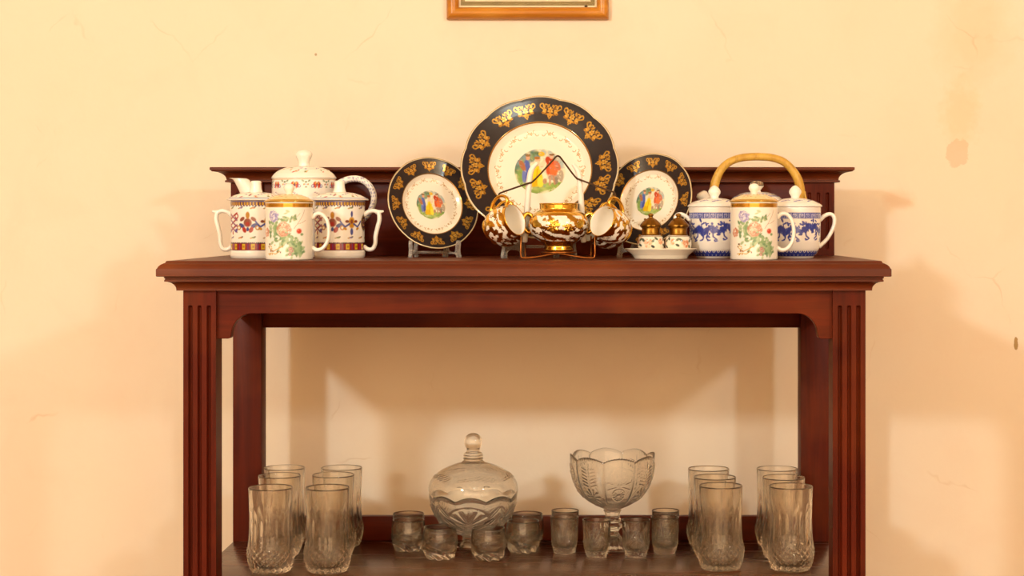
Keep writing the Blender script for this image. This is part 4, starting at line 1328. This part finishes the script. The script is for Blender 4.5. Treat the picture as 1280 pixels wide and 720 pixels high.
def fan_relief(u, z, u0, z0, size):
    x, y = u - u0, z - z0
    rr = np.hypot(x, y); an = np.arctan2(y, x)
    inside = np.clip((size - rr) / .003, 0, 1) * (an > .25) * (an < PI - .25) * np.clip((rr - .004) / .004, 0, 1)
    rib = .5 + .5 * np.cos((an - PI / 2) * 13)
    edge = np.clip(1 - np.abs(rr - size * .96) / .0022, 0, 1) * (an > .1) * (an < PI - .1)
    return inside * (rib ** 2 * 1.2 - .5) + edge * 1.0


def leaf_relief(u, z, u0, z0, ln, wd, rot):
    x, y = u - u0, z - z0
    c, s = math.cos(rot), math.sin(rot)
    p, q = (x * c + y * s) / ln, (-x * s + y * c) / wd
    d = np.sqrt(p * p + q * q)
    return np.clip((1 - d) / .25, 0, 1) * (1 - 1.5 * np.clip(1 - np.abs(q) / .25, 0, 1))


zs = .1045
bowl_o = [(.0265, .0), (.0280, .0015), (.0270, .006), (.0215, .0125), (.0200, .0180), (.0235, .0225), (.0370, .0275), (.0560, .0390), (.0700, .0560), (.0790, .0760), (.0828, .0920), (.0835, zs)]
pb = resample(spline(bowl_o, 6), .0016); kb = len(pb) + 2
bowl_i = [(.0828, zs + .0003), (.0818, zs - .0004), (.0808, .092), (.0755, .074), (.0665, .057), (.0520, .0420), (.0330, .0330), (0, .0310)]


def jar_mod(A, R, Z, K):
    out = (K < kb) & (Z > .020)
    u = A * .062
    L = 2 * PI * .062
    d = np.zeros_like(R)
    for k in range(4):
        u0 = -.004 + k * L / 4
        uu = (u - u0 + L / 2) % L - L / 2
        d += fan_relief(uu, Z, 0, .050, .036)
        for sg in (-1, 1):
            d += leaf_relief(uu, Z, sg * .032, .053, .019, .0050, sg * .75) + leaf_relief(uu, Z, sg * .024, .044, .014, .0045, sg * .4) + leaf_relief(uu, Z, sg * .040, .074, .016, .004, sg * .95)
    wave = .0085 * (1 - np.abs(np.cos(A * 4.5)) * 1.0)
    Z2 = Z - np.clip((Z - .085) / .02, 0, 1) * wave
    return R + out * d * .0016, Z2


lathe('bowl', [(0, .003), (.020, .002)] + pb + bowl_i, 300, M_GLASS, jar, jar_mod)
lid_o = [(.0839, zs + .0004), (.0847, zs + .0050), (.0838, zs + .0130), (.0805, zs + .0215), (.0740, zs + .0300), (.0640, zs + .0385), (.0500, zs + .0460), (.0350, zs + .0520), (.0230, zs + .0560), (.0185, zs + .0590)]
pl_ = resample(spline(lid_o, 5), .0016); kl = len(pl_)
lid_i = [(0, zs + .0570), (.018, zs + .0545), (.034, zs + .0485), (.049, zs + .0425), (.0625, zs + .0350), (.0722, zs + .0270), (.0785, zs + .0190), (.0819, zs + .0110), (.0826, zs + .0040), (.0825, zs + .0010), (.0831, zs + .0003)]


def lid_mod(A, R, Z, K):
    out = K >= len(lid_i)
    wave = .0085 * (1 - np.abs(np.cos(A * 4.5)))
    Z2 = Z - np.clip((zs + .018 - Z) / .018, 0, 1) * wave
    u = A * .062; L = 2 * PI * .062; d = np.zeros_like(R)
    for k in range(5):
        uu = (u - .010 - k * L / 5 + L / 2) % L - L / 2
        for q in range(-3, 4):
            d += leaf_relief(uu, Z - zs, q * .0085, .0345 - abs(q) * .0012, .010, .0030, .35 + q * .05) * .7
    return R + out * d * .0012, Z2 + out * d * .0006


jl = lathe('lid', lid_i + pl_ + [(.0180, zs + .0600), (0, zs + .0602)], 300, M_GLASS, jar, lid_mod)
lathe('knob', [(0, zs + .0595), (.0175, zs + .0600), (.0192, zs + .0630), (.0178, zs + .0655), (.0188, zs + .0680), (.0178, zs + .0725), (.0145, zs + .0745), (.0118, zs + .0765), (.0120, zs + .0785)]
      + [(.0172 * math.sin(t), zs + .0940 - .0172 * math.cos(t)) for t in [PI * (.27 + .73 * i / 16) for i in range(17)]], 56, M_GLASS, jl, None, None, 50)

# ---- footed cut-glass bowl
FD = 3.315
fb = thing('footed_bowl', 'cut-glass footed bowl with scalloped rim on a faceted stem', 'bowl', (ux(765.5, FD), FD, SHELF))
b0, b1 = .0740, .1765
bo = [(.0130, b0), (.0210, b0 + .0035), (.0350, b0 + .0100), (.0500, b0 + .0200), (.0630, b0 + .0350), (.0725, b0 + .0540), (.0770, b0 + .0730), (.0788, b0 + .0900), (.0790, b1)]
pbo = resample(spline(bo, 6), .0014); kbo = len(pbo) + 1
bi = [(.0782, b1 + .0008), (.0762, b1 + .0004), (.0752, b1 - .006), (.0735, b0 + .0720), (.0690, b0 + .0545), (.0595, b0 + .0370), (.0465, b0 + .0235), (.0320, b0 + .0150), (.0150, b0 + .0105), (0, b0 + .0098)]


def bowl_mod(A, R, Z, K):
    out = K < kbo
    n = 8
    A2 = A + PI / 8 * .6
    cell = np.floor(A2 * n / (2 * PI)).astype(int)
    ph = (A2 * n / (2 * PI)) % 1 - .5
    u = ph * (2 * PI / n) * .072
    z = Z - b0
    sc = np.cos(ph * PI)
    top = np.clip((Z - (b1 - .022)) / .022, 0, 1)
    Z2 = Z + top * (.0085 * (sc ** .8) - .0060) + top ** 4 * .0008 * np.sign(np.sin(A2 * 104)) * .8
    zz = Z2 - b0
    d = np.zeros_like(R)
    even = (cell % 2) == 0

    def star(u0, z0, r, k):
        rr = np.hypot(u - u0, zz - z0); an = np.arctan2(zz - z0, u - u0)
        return np.clip((r - rr) / .002, 0, 1) * (.35 * np.cos(an * k) + .25) + np.clip(1 - np.abs(rr - r) / .0016, 0, 1) * .8 + np.clip((r * .3 - rr) / .002, 0, 1) * .6
    d += even * (star(0, .072, .0160, 16) + star(0, .036, .0120, 12))
    d += even * (np.clip(1 - np.abs(np.abs(u) * .32 - np.abs(zz - .053)) / .0016, 0, 1) * (np.abs(u) < .022)) * .9
    frond = np.clip(1 - np.abs(u) / .0012, 0, 1) * (zz > .048)
    bars = np.clip((np.cos((zz - np.abs(u) * .35) * 2 * PI / .0062) - .1) * 1.4, 0, 1) * (np.abs(u) > .003) * (np.abs(u) < .0155) * (zz > .050) * (zz < .088)
    d += (~even) * (frond + bars) * .9
    an = np.arctan2(zz - .030, u); rr = np.hypot(u, zz - .030)
    d += (~even) * np.clip((.018 - rr) / .003, 0, 1) * np.clip(np.cos(an * 10), 0, 1)
    rib = np.clip(1 - (.5 - np.abs(ph)) / .05, 0, 1)
    d += rib * 1.2 * (zz > .01)
    d *= np.clip((zz - .012) / .01, 0, 1) * np.clip((.096 - zz) / .004, 0, 1)
    lobe = .0016 * (np.cos(ph * 2 * PI) * .5 + .5) * np.clip(zz / .03, 0, 1)
    return R + lobe + out * d * .0019, Z2


lathe('bowl', [(0, b0 - .001)] + pbo + bi, 384, M_GLASS, fb, bowl_mod)


def facet(A, R, Z, K):
    n = 8; ph = ((A * n / (2 * PI)) % 1 - .5) * 2 * PI / n
    return R / np.cos(ph) * math.cos(PI / n) * 1.04, Z


lathe('stem', [(0, .0235), (.0150, .0240), (.0125, .0300), (.0115, .0340), (.0140, .0375), (.0175, .0405), (.0178, .0450), (.0150, .0480), (.0128, .0500), (.0160, .0525), (.0160, .0560), (.0135, .0580), (.0128, .0640), (.0142, .0690), (.0165, .0725), (.0150, .0742), (0, .0745)], 64, M_GLASS, fb, facet, None, 30)


def foot_mod(A, R, Z, K):
    m = np.clip((Z - .004) / .004, 0, 1) * (K < 12)
    return R * (1 + .05 * m * np.cos(A * 16)), Z


lathe('foot', [(0, .0022), (.022, .0016), (.0275, 0), (.0292, .0010), (.0295, .0045), (.0275, .0070), (.0235, .0120), (.0195, .0180), (.0165, .0220), (.0145, .0240), (0, .0242)], 128, M_GLASS, fb, foot_mod)
